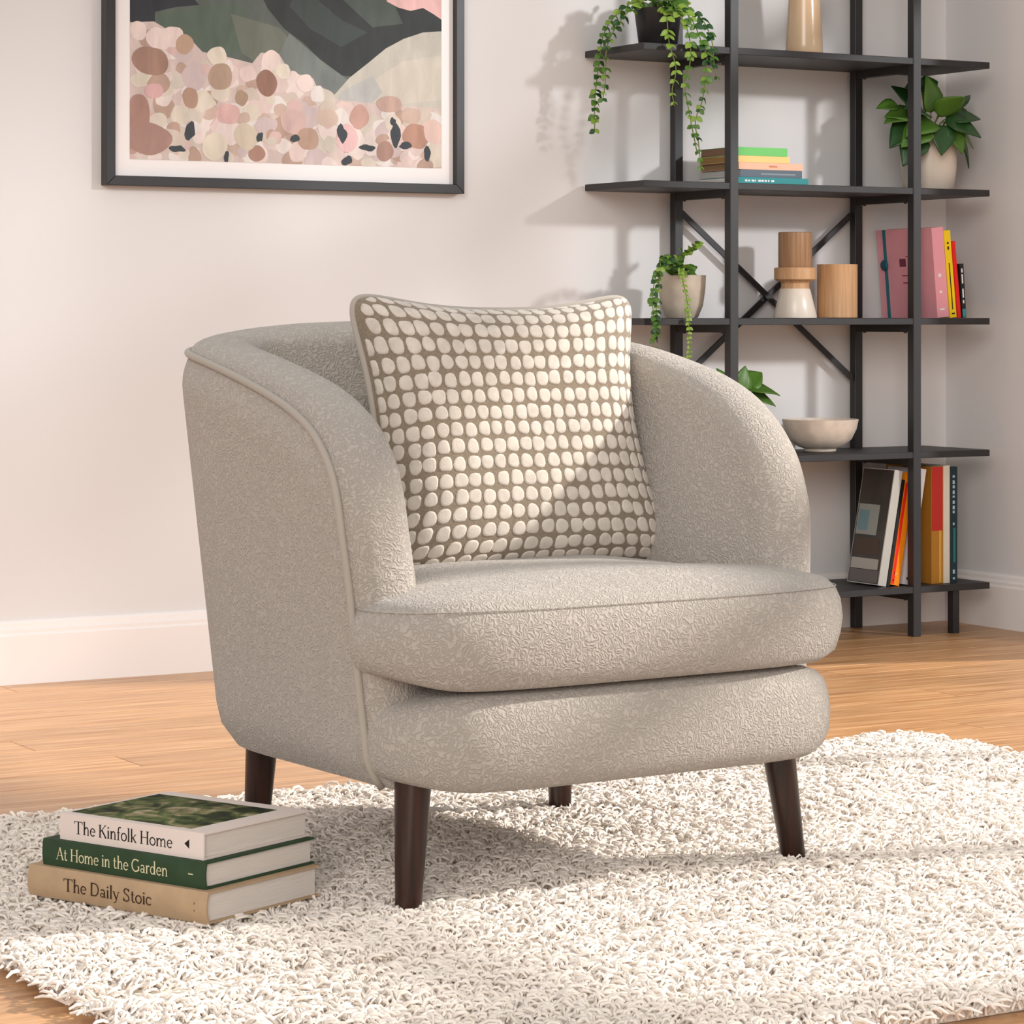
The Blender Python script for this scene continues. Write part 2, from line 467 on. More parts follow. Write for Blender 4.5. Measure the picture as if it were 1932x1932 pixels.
# ------------------------------------------------------------------ rug
RX0, RX1, RY0, RY1 = -3.455, -1.37, -3.275, -1.615
rug = thing('shag_rug', 'cream long-pile shag rug with a seam, lying under the armchair and the books', 'rug', ((RX0 + RX1) / 2, (RY0 + RY1) / 2, 0))
rox, roy = (RX0 + RX1) / 2, (RY0 + RY1) / 2
b = MB(); b.box((RX0 + 0.03 - rox, RY0 + 0.03 - roy, 0.0005), (RX1 - 0.03 - rox, RY1 - 0.03 - roy, 0.0135)); b.build('backing', M_rugb, rug)
def make_pile(n):
    x = rng.uniform(RX0 + 0.012, RX1 - 0.012, n); y_ = rng.uniform(RY0 + 0.012, RY1 - 0.012, n)
    # creases where two widths of pile part
    seam = np.abs(y_ - (-2.745 + 0.008 * np.sin(x * 9)))
    d2 = (x + 1.81) * 0.462 + (y_ + 1.70) * 0.222
    on2 = (x > -1.83) & (y_ > -2.2)
    seam2 = np.where(on2, np.abs(d2) / 0.5126, 1.0)
    keep = (seam > 0.007) & (seam2 > 0.005)
    x, y_, seam, seam2 = x[keep], y_[keep], seam[keep], seam2[keep]
    n = len(x)
    clump = np.sin(x * 47 + 3 * np.sin(y_ * 31)) * np.sin(y_ * 53 + 3 * np.sin(x * 29))
    ang = clump * 2.6 + 2.2 * np.sin(x * 7.3 + y_ * 5.1) + rng.normal(0, 0.9, n)
    ln = rng.uniform(0.014, 0.034, n)
    hgt = rng.uniform(0.010, 0.019, n) + 0.004 * clump
    for s_, side in ((seam, 1), (seam2, 1)):
        hgt *= np.clip(0.25 + s_ / 0.035, 0.25, 1)
    dx, dy = np.cos(ang) * ln, np.sin(ang) * ln
    edge = 0.03
    dx += np.where(x < RX0 + edge, -0.006, 0) + np.where(x > RX1 - edge, 0.006, 0)
    dy += np.where(y_ < RY0 + edge, -0.006, 0) + np.where(y_ > RY1 - edge, 0.006, 0)
    nearedge = np.minimum.reduce([x - RX0, RX1 - x, y_ - RY0, RY1 - y_])
    hgt *= np.clip(0.55 + nearedge / 0.05, 0.55, 1)
    curl = rng.uniform(-1, 1, n) * 0.9
    K = 5
    T = np.linspace(0, 1, K)
    P = np.zeros((n, K, 3))
    for k, t in enumerate(T):
        c, s = np.cos(curl * t * 2.2), np.sin(curl * t * 2.2)
        P[:, k, 0] = x + (dx * c - dy * s) * t
        P[:, k, 1] = y_ + (dx * s + dy * c) * t
        P[:, k, 2] = 0.007 + hgt * math.sin(min(t * 1.25, 1) * PI / 2) * 1.15 - hgt * 0.45 * max(0, t - 0.6) / 0.4
    P[:, :, 0] -= rox; P[:, :, 1] -= roy
    tan = np.gradient(P, axis=1)
    tan /= np.linalg.norm(tan, axis=2, keepdims=True) + 1e-9
    up = np.array([0, 0, 1.0])
    sd = np.cross(tan, up); sd /= np.linalg.norm(sd, axis=2, keepdims=True) + 1e-9
    nn = np.cross(sd, tan)
    R = rng.uniform(0.0019, 0.0030, n)[:, None, None] * np.array([1, 1, 1, 0.95, 0.55])[None, :, None]
    V = np.zeros((n, K, 3, 3))
    for j in range(3):
        a = 2 * PI * j / 3 + PI / 2
        V[:, :, j] = P + R * (sd * math.cos(a) + nn * math.sin(a))
    V = V.reshape(-1, 3)
    base = (np.arange(n) * K * 3)[:, None]
    F = []
    for k in range(K - 1):
        for j in range(3):
            q = np.array([k * 3 + j, k * 3 + (j + 1) % 3, (k + 1) * 3 + (j + 1) % 3, (k + 1) * 3 + j])
            F.append(base + q[None, :])
    F = np.stack(F, axis=1).reshape(-1)
    me = bpy.data.meshes.new('pile')
    nf = len(F) // 4
    me.vertices.add(len(V)); me.vertices.foreach_set('co', V.reshape(-1).astype(np.float32))
    me.loops.add(len(F)); me.loops.foreach_set('vertex_index', F.astype(np.int32))
    me.polygons.add(nf); me.polygons.foreach_set('loop_start', np.arange(nf, dtype=np.int32) * 4)
    me.polygons.foreach_set('use_smooth', np.ones(nf, dtype=bool))
    me.update(calc_edges=True)
    return me
M_pile = mat('cream_wool_yarn', (243, 233, 224), 0.95, 0.1, rgb2=(236, 224, 210), vscale=70, sheen=0.2)
pile_me = make_pile(66000)
pile_me.materials.append(M_pile)
pile = put('pile', pile_me, rug)
pile['kind'] = 'stuff'


# ------------------------------------------------------------------ armchair
chair = thing('armchair', 'oatmeal textured fabric tub armchair with piped arms and dark tapered wooden legs', 'armchair', (-2.5984, -2.2317, 0.0), math.radians(3.25))
ns = 3.4
th_ = np.linspace(0, PI / 2, 60)
xs_t = np.concatenate([np.full(20, -0.405), -0.405 * np.cos(th_[1:]) ** (2 / ns)])
ys_t = np.concatenate([np.linspace(-0.30, 0.05, 20), 0.05 + 0.36 * np.sin(th_[1:]) ** (2 / ns)])
xs_b = np.concatenate([np.full(20, -0.355), -0.355 * np.cos(th_[1:]) ** (2 / ns)])
ys_b = np.concatenate([np.linspace(-0.30, 0.05, 20), 0.05 + 0.295 * np.sin(th_[1:]) ** (2 / ns)])
s_arr = -0.30 + np.concatenate([[0], np.cumsum(np.hypot(np.diff(xs_t), np.diff(ys_t)))])
SH = s_arr[-1]
ZB, ZT = 0.172, 0.73


def shell_pt(s, z, tuck=True):
    mir = s > SH
    q = 2 * SH - s if mir else s
    g = (z - ZB) / (ZT - ZB)
    xt, yt, xb, yb = (np.interp(q, s_arr, a) for a in (xs_t, ys_t, xs_b, ys_b))
    x, y_ = xb + (xt - xb) * g, yb + (yt - yb) * g
    e = 0.004
    x1, x2 = np.interp([q - e, q + e], s_arr, xs_t); y1, y2 = np.interp([q - e, q + e], s_arr, ys_t)
    n = np.array([(y2 - y1), -(x2 - x1), 0.0])      # inward (+x on the left arm)
    n /= np.linalg.norm(n) + 1e-9
    if q > SH - 0.02: n = np.array([0, -1.0, 0])
    if tuck and z < ZB + 0.05:
        k = 1 - (z - ZB) / 0.05
        x += n[0] * 0.022 * k * k; y_ += n[1] * 0.022 * k * k
    p = np.array([x, y_, z])
    if mir: p[0] *= -1; n[0] *= -1
    return p, n


half = catmull([(-0.212, ZB), (-0.216, 0.22), (-0.211, 0.30), (-0.208, 0.38), (-0.203, 0.45), (-0.192, 0.52), (-0.163, 0.585), (-0.10, 0.637), (0.012, 0.677), (0.20, 0.716), (0.42, 0.731), (SH, 0.741)], 90)
Cs = [tuple(c) for c in half] + [(2 * SH - c[0], c[1]) for c in half[-2::-1]]
NT = len(Cs)
hl = np.concatenate([[0], np.cumsum(np.hypot(*np.diff(half, axis=0).T))])
i05 = int(np.argmax(half[:, 0] > 0.12))
sb_half = [(-0.212 + (half[i05, 0] + 0.212) * (hl[i] / hl[i05]) if i < i05 else half[i, 0]) for i in range(len(half))]
sb = sb_half + [2 * SH - q for q in sb_half[-2::-1]]
C3, N3 = [], []
SHO = 0.016
def sho(z): return 0.003 + 0.013 * min(1.0, max(0.0, (z - 0.50) / 0.13))
for s, z in Cs:
    p, n = shell_pt(s, z, tuck=(z < ZB + 0.05)); C3.append(p + n * sho(z)); N3.append(n)
C3, N3 = np.array(C3), np.array(N3)
T3 = np.gradient(C3, axis=0); T3 /= np.linalg.norm(T3, axis=1, keepdims=True)
M3 = np.cross(N3, T3)
M3 /= np.linalg.norm(M3, axis=1, keepdims=True)
if M3[NT // 2][2] < 0: M3 = -M3
# thickness of the padding: arms to back
frac = np.array([min(i, NT - 1 - i) / (NT // 2) for i in range(NT)])
TH = 0.094 + 0.070 * np.clip((frac - 0.62) / 0.3, 0, 1) ** 1.3
BU = 0.034 - 0.010 * np.clip(1 - np.abs(frac - 0.66) / 0.22, 0, 1)
outer, rim = [], []
NR = 30
for k in range(NR + 1):
    r_ = []
    for i in range(NT):
        u = 1 - (1 - k / NR) ** 1.6
        s = sb[i] + (Cs[i][0] - sb[i]) * (u ** 1.0)
        z = ZB + (Cs[i][1] - ZB) * u
        p, n = shell_pt(s, z)
        dd = math.hypot(Cs[i][0] - s, Cs[i][1] - z)
        r_.append(p + n * sho(Cs[i][1]) * max(0.0, 1 - dd / 0.05) ** 2)
    outer.append(r_)
b = MB(); b.grid(outer); b.build('outer_panel', M_fab, chair, smooth=True)
for k in range(13):
    ph = PI * k / 12
    rim.append([C3[i] + N3[i] * TH[i] * (1 - math.cos(ph)) / 2 + M3[i] * BU[i] * math.sin(ph) ** 0.8 for i in range(NT)])
for k in range(1, 11):
    u = 1 - k / 10.0
    r_ = []
    for i in range(NT):
        s = sb[i] + (Cs[i][0] - sb[i]) * u
        zb = 0.27
        z = zb + (max(Cs[i][1], zb) - zb) * u if Cs[i][1] > zb else Cs[i][1]
        p, n = shell_pt(s, z, tuck=False)
        bulge = 0.020 * math.sin(PI * min(1, (1 - u) * 1.0)) * min(1, frac[i] / 0.3)
        r_.append(p + n * (TH[i] + sho(Cs[i][1]) + bulge))
    rim.append(r_)
b = MB(); b.grid(rim); b.build('inner_upholstery', M_fab, chair, smooth=True)
b = MB(); b.tube([C3[i] - N3[i] * 0.003 + M3[i] * 0.003 for i in range(NT)], 0.0054, 8); b.build('piping', M_pipe, chair, smooth=True)
# underside and hidden frame platform
poly = [tuple((shell_pt(s, ZB + 0.004)[0] + shell_pt(s, ZB + 0.004)[1] * 0.02)[:2]) for s in np.linspace(-0.19, 2 * SH + 0.19, 70)]
b = MB(); b.prism(poly, 'z', ZB + 0.012, ZB + 0.09); b.build('underside', M_under, chair)


def slab(outline, profile, crown=0.0, ends=None, hw=0.361, crown_steps=(0.85, 0.65, 0.4, 0.15)):
    P = np.array(outline, float)
    n = len(P)
    tg = np.roll(P, -1, 0) - np.roll(P, 1, 0)
    nrm = np.stack([tg[:, 1], -tg[:, 0]], 1)
    nrm /= np.linalg.norm(nrm, axis=1, keepdims=True) + 1e-9
    for _ in range(3):
        nrm = (nrm + np.roll(nrm, 1, 0) + np.roll(nrm, -1, 0)); nrm /= np.linalg.norm(nrm, axis=1, keepdims=True) + 1e-9
    m = MB(); rows = []
    for ins, z in profile:
        Q = P - nrm * ins
        rows.append([(q[0], q[1], z + (ends(z, min(1.0, max(0.0, (abs(q0[0]) - hw + 0.10) / 0.10)) ** 2) if ends and q0[1] < -0.17 else 0.0)) for q, q0 in zip(Q, P)])
    last = np.array([(r[0], r[1]) for r in rows[-1]]); zt = profile[-1][1]
    cen = last.mean(0)
    for s in crown_steps:
        Q = cen + (last - cen) * s
        rows.append([(q[0], q[1], zt + crown * (1 - s * s)) for q in Q])
    m.grid(rows, close_u=True)
    m.f.append(tuple(range(n))[::-1])
    m.f.append(tuple((len(rows) - 1) * n + j for j in range(n)))
    return m


def superfront(hw, yb, dep, nx, ny, cnt):
    o = []
    for a in np.linspace(PI, 2 * PI, cnt):
        c, s = math.cos(a), math.sin(a)
        o.append((hw * math.copysign(abs(c) ** (2 / nx), c), yb - dep * abs(s) ** (2 / ny)))
    return o


# seat base (apron)
ol = superfront(0.361, -0.196, 0.176, 5.5, 2.6, 70) + [(0.335, -0.16), (0.30, 0.0), (0.28, 0.2), (-0.28, 0.2), (-0.30, 0.0), (-0.335, -0.16)]
b = slab(ol, [(0.040, 0.172), (0.022, 0.175), (0.010, 0.185), (0.002, 0.204), (0.0, 0.235), (0.003, 0.262), (0.009, 0.283), (0.020, 0.295), (0.036, 0.300)], 0.004, ends=lambda z, e: -0.016 * e * max(0, (z - 0.235) / 0.065) + 0.012 * e * max(0, (0.235 - z) / 0.07))
b.build('seat_base', M_fab, chair, smooth=True)
# seat cushion
ol = superfront(0.381, -0.212, 0.172, 4.6, 2.5, 80) + [(0.345, -0.165), (0.300, -0.155), (0.285, -0.12), (0.28, -0.05), (0.275, 0.05), (0.265, 0.15), (0.24, 0.21), (0.12, 0.22), (-0.12, 0.22), (-0.24, 0.21), (-0.265, 0.15), (-0.275, 0.05), (-0.28, -0.05), (-0.285, -0.12), (-0.300, -0.155), (-0.345, -0.165)]
prof_c = [(0.045, 0.303), (0.022, 0.305), (0.009, 0.315), (0.003, 0.338), (0.0, 0.362), (0.003, 0.388), (0.010, 0.405), (0.022, 0.417), (0.036, 0.423)]
b = slab(ol, prof_c, 0.020, ends=lambda z, e: 0.017 * e * max(0, (0.362 - z) / 0.06) - 0.006 * e * max(0, (z - 0.362) / 0.06), hw=0.381)
cush = b.build('seat_cushion', M_fab, chair, smooth=True)
seam = [p for p in superfront(0.372, -0.212, 0.163, 4.6, 2.5, 80)]
b = MB(); b.tube([(p[0], p[1], 0.4075 - 0.004 * max(0.0, (abs(p[0]) - 0.25) / 0.13) ** 2) for p in seam], 0.0008, 6); b.build('cushion_seam', M_fab, cush, smooth=True)
for (bx, by), (tx, ty) in (((-0.318, -0.254), (-0.306, -0.248)), ((0.318, -0.254), (0.292, -0.246)), ((-0.267, 0.254), (-0.258, 0.246)), ((0.267, 0.254), (0.258, 0.246))):
    rows = []
    for k, (t, r) in enumerate(((0, 0.0125), (0.0, 0.0160), (0.02, 0.0168), (0.5, 0.0206), (1.0, 0.0245))):
        c = (bx + (tx - bx) * t, by + (ty - by) * t, 0.010 + (0.19 - 0.010) * t)
        rows.append([(c[0] + r * math.cos(2 * PI * j / 32), c[1] + r * math.sin(2 * PI * j / 32), c[2]) for j in range(32)])
    b = MB(); b.grid(rows, close_u=True); b.f.append(tuple(range(32))[::-1]); b.f.append(tuple(4 * 32 + j for j in range(32)))
    b.build('leg', M_leg, chair, auto=40)

# ------------------------------------------------------------------ scatter cushion on the seat
cr, ct = math.cos(math.radians(3.25)), math.sin(math.radians(3.25))
PU, PV, PZ = 0.056, 0.070, 0.617
pillow = thing('scatter_cushion', 'square taupe scatter cushion with rows of cream dots, standing on the armchair seat', 'cushion',
               (-2.5984 + PU * cr - PV * ct, -2.2317 + PU * ct + PV * cr, 0.43), math.radians(3.25))
pw, ph_ = 0.545, 0.440
E2 = np.array([0.0, 0.235, 0.972]); EN = np.array([0.0, -0.972, 0.235]); PC = np.array([0.0, 0.0, PZ - 0.43])


def surf(A_, B_, side):
    """cushion surface over the rounded square |A|^7 + |B|^7 <= 1, edges drawn in between plump corners"""
    rho = min(1.0, (abs(A_) ** 7 + abs(B_) ** 7) ** (1 / 7))
    x = A_ * pw / 2 * (1 - 0.19 * (1 - abs(B_) ** 2.2)) * (1 - 0.022 * B_) - 0.009 * (1 - B_ * B_)
    yy = B_ * ph_ / 2 * (1 - (0.20 if B_ > 0 else 0.05) * (1 - abs(A_) ** 2.5) * abs(B_))
    t = 0.074 * max(0.0, (1 - A_ ** 4) * (1 - B_ ** 4)) ** 0.4 * (1 - rho ** 10) ** 0.4
    return PC + np.array([1.0, 0, 0]) * x + E2 * yy + EN * t * side


def pil(a, bb, side):
    rinf = max(abs(a), abs(bb))
    k = 1.0 if rinf < 1e-6 else rinf / (abs(a) ** 7 + abs(bb) ** 7) ** (1 / 7)
    return surf(a * k, bb * k, side)


G = 44
gv = [math.sin(PI / 2 * (-1 + 2 * i / G)) for i in range(G + 1)]
for side, nm in ((1, 'front_cover'), (-1, 'back_cover')):
    b = MB(); b.grid([[pil(a, q, side) for a in gv] for q in gv]); b.build(nm, M_pil, pillow, smooth=True)
edge = [pil(a, -1, 1) for a in gv] + [pil(1, q, 1) for q in gv[1:]] + [pil(a, 1, 1) for a in gv[-2::-1]] + [pil(-1, q, 1) for q in gv[-2:0:-1]]
b = MB(); b.tube(edge, 0.0052, 8, closed=True); b.build('piping', M_pipe, pillow, smooth=True)
NA_, NB_ = 23, 19
rest = MB(); near = sorted(((abs(2 * (i + 0.5) / NA_ - 1) ** 2 + abs(2 * (j + 0.5) / NB_ - 1) ** 2, i, j) for i in range(NA_) for j in range(NB_)))[:300]
near = {(i, j) for _, i, j in near}
fine = np.linspace(-1, 1, 801)
def arclen(f):
    p = np.array([f(t) for t in fine]); c = np.concatenate([[0], np.cumsum(np.linalg.norm(np.diff(p, axis=0), axis=1))])
    return c
LA, LB = arclen(lambda t: surf(t, 0, 1)), arclen(lambda t: surf(0, t, 1))
def inva(u): return float(np.interp((u * 0.5 + 0.5) * LA[-1], LA, fine))
def invb(u): return float(np.interp((u * 0.5 + 0.5) * LB[-1], LB, fine))
for i in range(NA_):
    for j in range(NB_):
        a0 = (2 * (i + 0.5) / NA_ - 1) * 0.985 + random.uniform(-0.006, 0.006); b0 = (2 * (j + 0.5) / NB_ - 1) * 0.985 + random.uniform(-0.006, 0.006)
        ra, rb = 0.89 / NA_ * random.uniform(0.92, 1.05), 0.89 / NB_ * random.uniform(0.92, 1.05)
        if (abs(inva(a0)) ** 7 + abs(invb(b0)) ** 7) > 0.90: continue
        sq = random.uniform(2.1, 3.4); phs = random.uniform(0, 6.28)
        rows = []
        for rr, hh in ((1.0, -0.0006), (0.96, 0.0006), (0.70, 0.0009)):
            rowp = []
            for k in range(14):
                an = 2 * PI * k / 14
                c, s = math.cos(an), math.sin(an)
                rad = (abs(c) ** sq + abs(s) ** sq) ** (-1 / sq) * (1 + 0.05 * math.sin(3 * an + phs))
                aa, bb2 = inva(max(-0.995, min(0.995, a0 + ra * rr * rad * c))), invb(max(-0.995, min(0.995, b0 + rb * rr * rad * s)))
                e_ = 0.004
                rn = (abs(aa) ** 7 + abs(bb2) ** 7) ** (1 / 7)
                if rn > 0.985: aa, bb2 = aa * 0.985 / rn, bb2 * 0.985 / rn
                n_ = np.cross(surf(aa + e_, bb2, 1) - surf(aa - e_, bb2, 1), surf(aa, bb2 + e_, 1) - surf(aa, bb2 - e_, 1))
                n_ = n_ / (np.linalg.norm(n_) + 1e-12)
                rowp.append(surf(aa, bb2, 1) + n_ * hh)
            rows.append(rowp)
        m = MB(); m.grid(rows, close_u=True)
        m.add([np.mean(rows[2], axis=0) + EN * 0.0003], [])
        ci = len(m.v) - 1
        for k in range(14): m.f.append((28 + k, 28 + (k + 1) % 14, ci))
        if (i, j) in near: m.build('woven_dot', M_dot, pillow, smooth=True)
        else: rest.add(m.v, m.f)
o = rest.build('woven_dot_border', M_dot, pillow, smooth=True); o['kind'] = 'stuff'

# ------------------------------------------------------------------ books
def arc(cx, cy, rx, ry, a0, a1, n=16):
    return [(cx + rx * math.cos(math.radians(a0 + (a1 - a0) * i / n)), cy + ry * math.sin(math.radians(a0 + (a1 - a0) * i / n))) for i in range(n + 1)]
SW, HW = 0.115, 0.055
def sf(x, y_, w=0.2): return ([(x - w / 2, y_), (x + w / 2, y_)], 0.04)
def arch(x0, x1): return [(x0, 0.44), (x0 + 0.08, 0.57), (x0 + 0.2, 0.62), (x1 - 0.05, 0.57), (x1, 0.44), (x1, 0.0)]
GL = {
    'T': (0.78, [([(0.36, 0), (0.36, 1)], SW), ([(0, 0.97), (0.72, 0.97)], HW), ([(0.02, 0.98), (0.0, 0.8)], HW), ([(0.70, 0.98), (0.72, 0.8)], HW), sf(0.36, 0.02, 0.3)]),
    'h': (0.60, [([(0.12, 0), (0.12, 1.05)], SW), (arch(0.14, 0.45), 0.09), sf(0.12, 0.02), sf(0.45, 0.02), sf(0.08, 1.04, 0.12)]),
    'e': (0.52, [(arc(0.26, 0.31, 0.20, 0.29, 5, 320), 0.085), ([(0.07, 0.34), (0.46, 0.34)], 0.05)]),
    'K': (0.74, [([(0.14, 0), (0.14, 1)], SW), ([(0.62, 1), (0.16, 0.44)], HW), ([(0.30, 0.58), (0.66, 0)], SW), sf(0.14, 0.02, 0.26), sf(0.14, 0.98, 0.26), sf(0.64, 0.02, 0.2), sf(0.62, 0.98, 0.2)]),
    'i': (0.27, [([(0.13, 0), (0.13, 0.62)], SW), ([(0.13, 0.79), (0.13, 0.91)], 0.12), sf(0.13, 0.02), sf(0.09, 0.61, 0.12)]),
    'n': (0.60, [([(0.12, 0), (0.12, 0.62)], SW), (arch(0.14, 0.45), 0.09), sf(0.12, 0.02), sf(0.45, 0.02), sf(0.08, 0.61, 0.12)]),
    'f': (0.36, [([(0.14, 0), (0.14, 0.8), (0.18, 0.96), (0.28, 1.03), (0.38, 0.98)], 0.095), ([(0.02, 0.60), (0.32, 0.60)], 0.05), sf(0.14, 0.02, 0.24)]),
    'o': (0.56, [(arc(0.27, 0.31, 0.22, 0.29, 0, 360, 22), 0.09)]),
    'l': (0.27, [([(0.13, 0), (0.13, 1.05)], SW), sf(0.13, 0.02), sf(0.09, 1.04, 0.12)]),
    'k': (0.56, [([(0.12, 0), (0.12, 1.05)], SW), ([(0.46, 0.60), (0.13, 0.28)], HW), ([(0.22, 0.38), (0.48, 0)], 0.1), sf(0.12, 0.02), sf(0.48, 0.02, 0.16), sf(0.44, 0.6, 0.16)]),
    'H': (0.84, [([(0.15, 0), (0.15, 1)], SW), ([(0.67, 0), (0.67, 1)], SW), ([(0.15, 0.52), (0.67, 0.52)], 0.05), sf(0.15, 0.02, 0.26), sf(0.67, 0.02, 0.26), sf(0.15, 0.98, 0.26), sf(0.67, 0.98, 0.26)]),
    'm': (0.92, [([(0.12, 0), (0.12, 0.62)], SW), (arch(0.14, 0.44), 0.09), (arch(0.46, 0.77), 0.09), sf(0.12, 0.02), sf(0.44, 0.02), sf(0.77, 0.02), sf(0.08, 0.61, 0.12)]),
    'A': (0.74, [([(0.06, 0), (0.36, 1)], HW), ([(0.35, 1), (0.66, 0)], SW), ([(0.16, 0.34), (0.54, 0.34)], 0.045), sf(0.07, 0.02, 0.2), sf(0.66, 0.02, 0.22)]),
    't': (0.38, [([(0.15, 0.84), (0.15, 0.14), (0.2, 0.04), (0.28, 0.03), (0.34, 0.08)], 0.1), ([(0.02, 0.60), (0.32, 0.60)], 0.05)]),
    'G': (0.84, [(arc(0.42, 0.5, 0.35, 0.47, 50, 318, 22), 0.1), ([(0.70, 0.08), (0.70, 0.42)], SW), sf(0.70, 0.43, 0.24), ([(0.66, 0.82), (0.68, 0.98)], HW)]),
    'a': (0.52, [(arc(0.22, 0.17, 0.14, 0.15, 0, 360, 16), 0.075), ([(0.39, 0.0), (0.39, 0.45), (0.33, 0.57), (0.2, 0.6), (0.1, 0.52)], 0.09), sf(0.42, 0.02, 0.12)]),
    'r': (0.42, [([(0.12, 0), (0.12, 0.62)], SW), ([(0.13, 0.42), (0.2, 0.56), (0.3, 0.61), (0.38, 0.57)], 0.09), sf(0.12, 0.02), sf(0.08, 0.61, 0.12)]),
    'd': (0.60, [(arc(0.25, 0.31, 0.18, 0.29, 0, 360, 20), 0.08), ([(0.45, 0), (0.45, 1.05)], SW), sf(0.48, 0.02, 0.14), sf(0.41, 1.04, 0.12)]),
    'D': (0.82, [([(0.15, 0), (0.15, 1)], SW), ([(0.08, 0.97), (0.34, 0.97)] + arc(0.36, 0.5, 0.34, 0.47, 90, -90, 18) + [(0.08, 0.03)], 0.085)]),
    'y': (0.54, [([(0.08, 0.6), (0.29, 0.04)], 0.1), ([(0.47, 0.6), (0.26, -0.12), (0.16, -0.25), (0.06, -0.24)], HW), sf(0.08, 0.6, 0.18), sf(0.47, 0.6, 0.16)]),
    'S': (0.64, [([(0.50, 0.78), (0.42, 0.93), (0.29, 0.98), (0.16, 0.92), (0.11, 0.77), (0.18, 0.62), (0.32, 0.53), (0.46, 0.43), (0.53, 0.27), (0.47, 0.09), (0.31, 0.02), (0.16, 0.06), (0.08, 0.22)], 0.09), ([(0.50, 0.74), (0.50, 1.0)], 0.04), ([(0.08, 0.0), (0.08, 0.26)], 0.04)]),
    'c': (0.48, [(arc(0.26, 0.31, 0.20, 0.29, 42, 318), 0.085), ([(0.42, 0.46), (0.42, 0.54)], 0.08)]),
    ' ': (0.26, []),
}


def text_mesh(txt, height, org, right, up, nrm, width=None):
    """serif lettering as flat strokes on a plane: org = baseline start"""
    tot = sum(GL[c][0] for c in txt)
    sx = width / tot if width else height
    m = MB(); x = 0.0; lay = 0
    org, right, up, nrm = map(Vector, (org, right, up, nrm))
    for ch in txt:
        adv, strokes = GL[ch]
        for pts, w in strokes:
            P = [Vector((p[0] + x, p[1], 0)) for p in pts]
            L_, R_ = [], []
            for i, p in enumerate(P):
                t = (P[min(i + 1, len(P) - 1)] - P[max(i - 1, 0)]).normalized()
                nn = Vector((-t.y, t.x, 0)) * w / 2
                L_.append(p + nn); R_.append(p - nn)
            lay += 1
            f3 = lambda q: org + right * (q.x * sx) + up * (q.y * height) + nrm * (0.00002 * (lay % 7))
            m.grid([[f3(q) for q in L_], [f3(q) for q in R_]])
        x += adv
    return m


class Book:
    """local frame: spine on the x=0 side facing -x, width along +x, length along y, thickness along z"""
    def __init__(s, name, label, W, Ln, T, cover, group=None, hard=True, spine_round=0.0, pages=None):
        s.root = thing(name, label, 'book', group=group)
        s.W, s.L, s.T = W, Ln, T
        bt = 0.0026 if hard else 0.0008
        ov = 0.004 if hard else 0.0006
        o, i = [], []
        nsp = 7
        for k in range(nsp):
            t = -1 + 2 * k / (nsp - 1)
            o.append((-spine_round * (1 - t * t) , T / 2 + t * T / 2))
            i.append((bt - spine_round * (1 - t * t), T / 2 + t * (T / 2 - bt)))
        poly = [(W, 0)] + o + [(W, T), (W, T - bt)] + i[::-1] + [(W, bt)]
        b = MB(); b.prism([(p[0], p[1]) for p in poly], 'y', 0, Ln)
        s.cover = b.build('cover', cover, s.root, auto=35)
        b = MB(); b.box((bt + 0.0003, ov, bt + 0.0002), (W - ov, Ln - ov, T - bt - 0.0002)); b.build('page_block', pages or M_page, s.root)

    def place(s, loc, M):
        s.root.matrix_world = Matrix.Translation(loc) @ M.to_4x4()
        return s

    def mark(s, rects, m, name='printed_mark', face='spine'):
        """small flat printed rectangles on the spine: (y0,y1,z0,z1) or on the top cover (x0,x1,y0,y1)"""
        for r in rects:
            b = MB()
            if face == 'spine': b.box((-0.0003, r[0], r[2]), (0.0002, r[1], r[3]))
            elif face == 'top': b.box((r[0], r[2], s.T - 0.0002), (r[1], r[3], s.T + 0.0003))
            else: b.box((r[0], r[2], -0.0003), (r[1], r[3], 0.0002))
            b.build(name, m, s.root)


ROT24 = Matrix.Rotation(math.radians(24.0), 3, 'Z')
M_tan = mat('tan_cloth_cover', (186, 158, 126), 0.85, 0.2, var=0.06, vscale=40, bump=0.08, bscale=1500)
M_green = mat('green_cloth_cover', (52, 74, 50), 0.75, 0.25, var=0.12, vscale=40, bump=0.08, bscale=1500)
M_white = mat('pale_cover', (226, 212, 204), 0.5, 0.35)
M_ink = mat('black_ink', (34, 28, 26), 0.7, 0.2)
M_brown_ink = mat('brown_ink', (60, 38, 24), 0.7, 0.2)
M_cream_ink = mat('cream_ink', (214, 206, 168), 0.7, 0.2)
bk3 = Book('book', 'tan cloth-bound book lettered The Daily Stoic, bottom of the floor stack', 0.214, 0.312, 0.040, M_tan, 'books stacked on the rug', spine_round=0.004)
bk3.place((-3.171, -2.484, 0.0255), ROT24)
bk2 = Book('book', 'dark green book lettered At Home in the Garden, middle of the floor stack', 0.210, 0.284, 0.034, M_green, 'books stacked on the rug', spine_round=0.002)
bk2.place((-3.168, -2.470, 0.0658), ROT24)
bk1 = Book('book', 'white book lettered The Kinfolk Home with leafy cover photo, top of floor stack', 0.205, 0.250, 0.034, M_white, 'books stacked on the rug')
bk1.place((-3.166, -2.458, 0.1001), ROT24)
for bk, txt, ink, y0, y1, hgt, zb in ((bk3, 'The Daily Stoic', M_brown_ink, 0.246, 0.092, 0.0165, 0.013), (bk2, 'At Home in the Garden', M_cream_ink, 0.258, 0.062, 0.0160, 0.0095), (bk1, 'The Kinfolk Home', M_ink, 0.224, 0.052, 0.0165, 0.0095)):
    xo = {0: -0.0043}.get(0) if bk is bk3 else (-0.0023 if bk is bk2 else -0.0003)
    m = text_mesh(txt, hgt, (xo, y0, zb), (0, -1, 0), (0, 0, 1), (-1, 0, 0), y0 - y1)
    m.build('title_lettering', ink, bk.root, keepn=True)
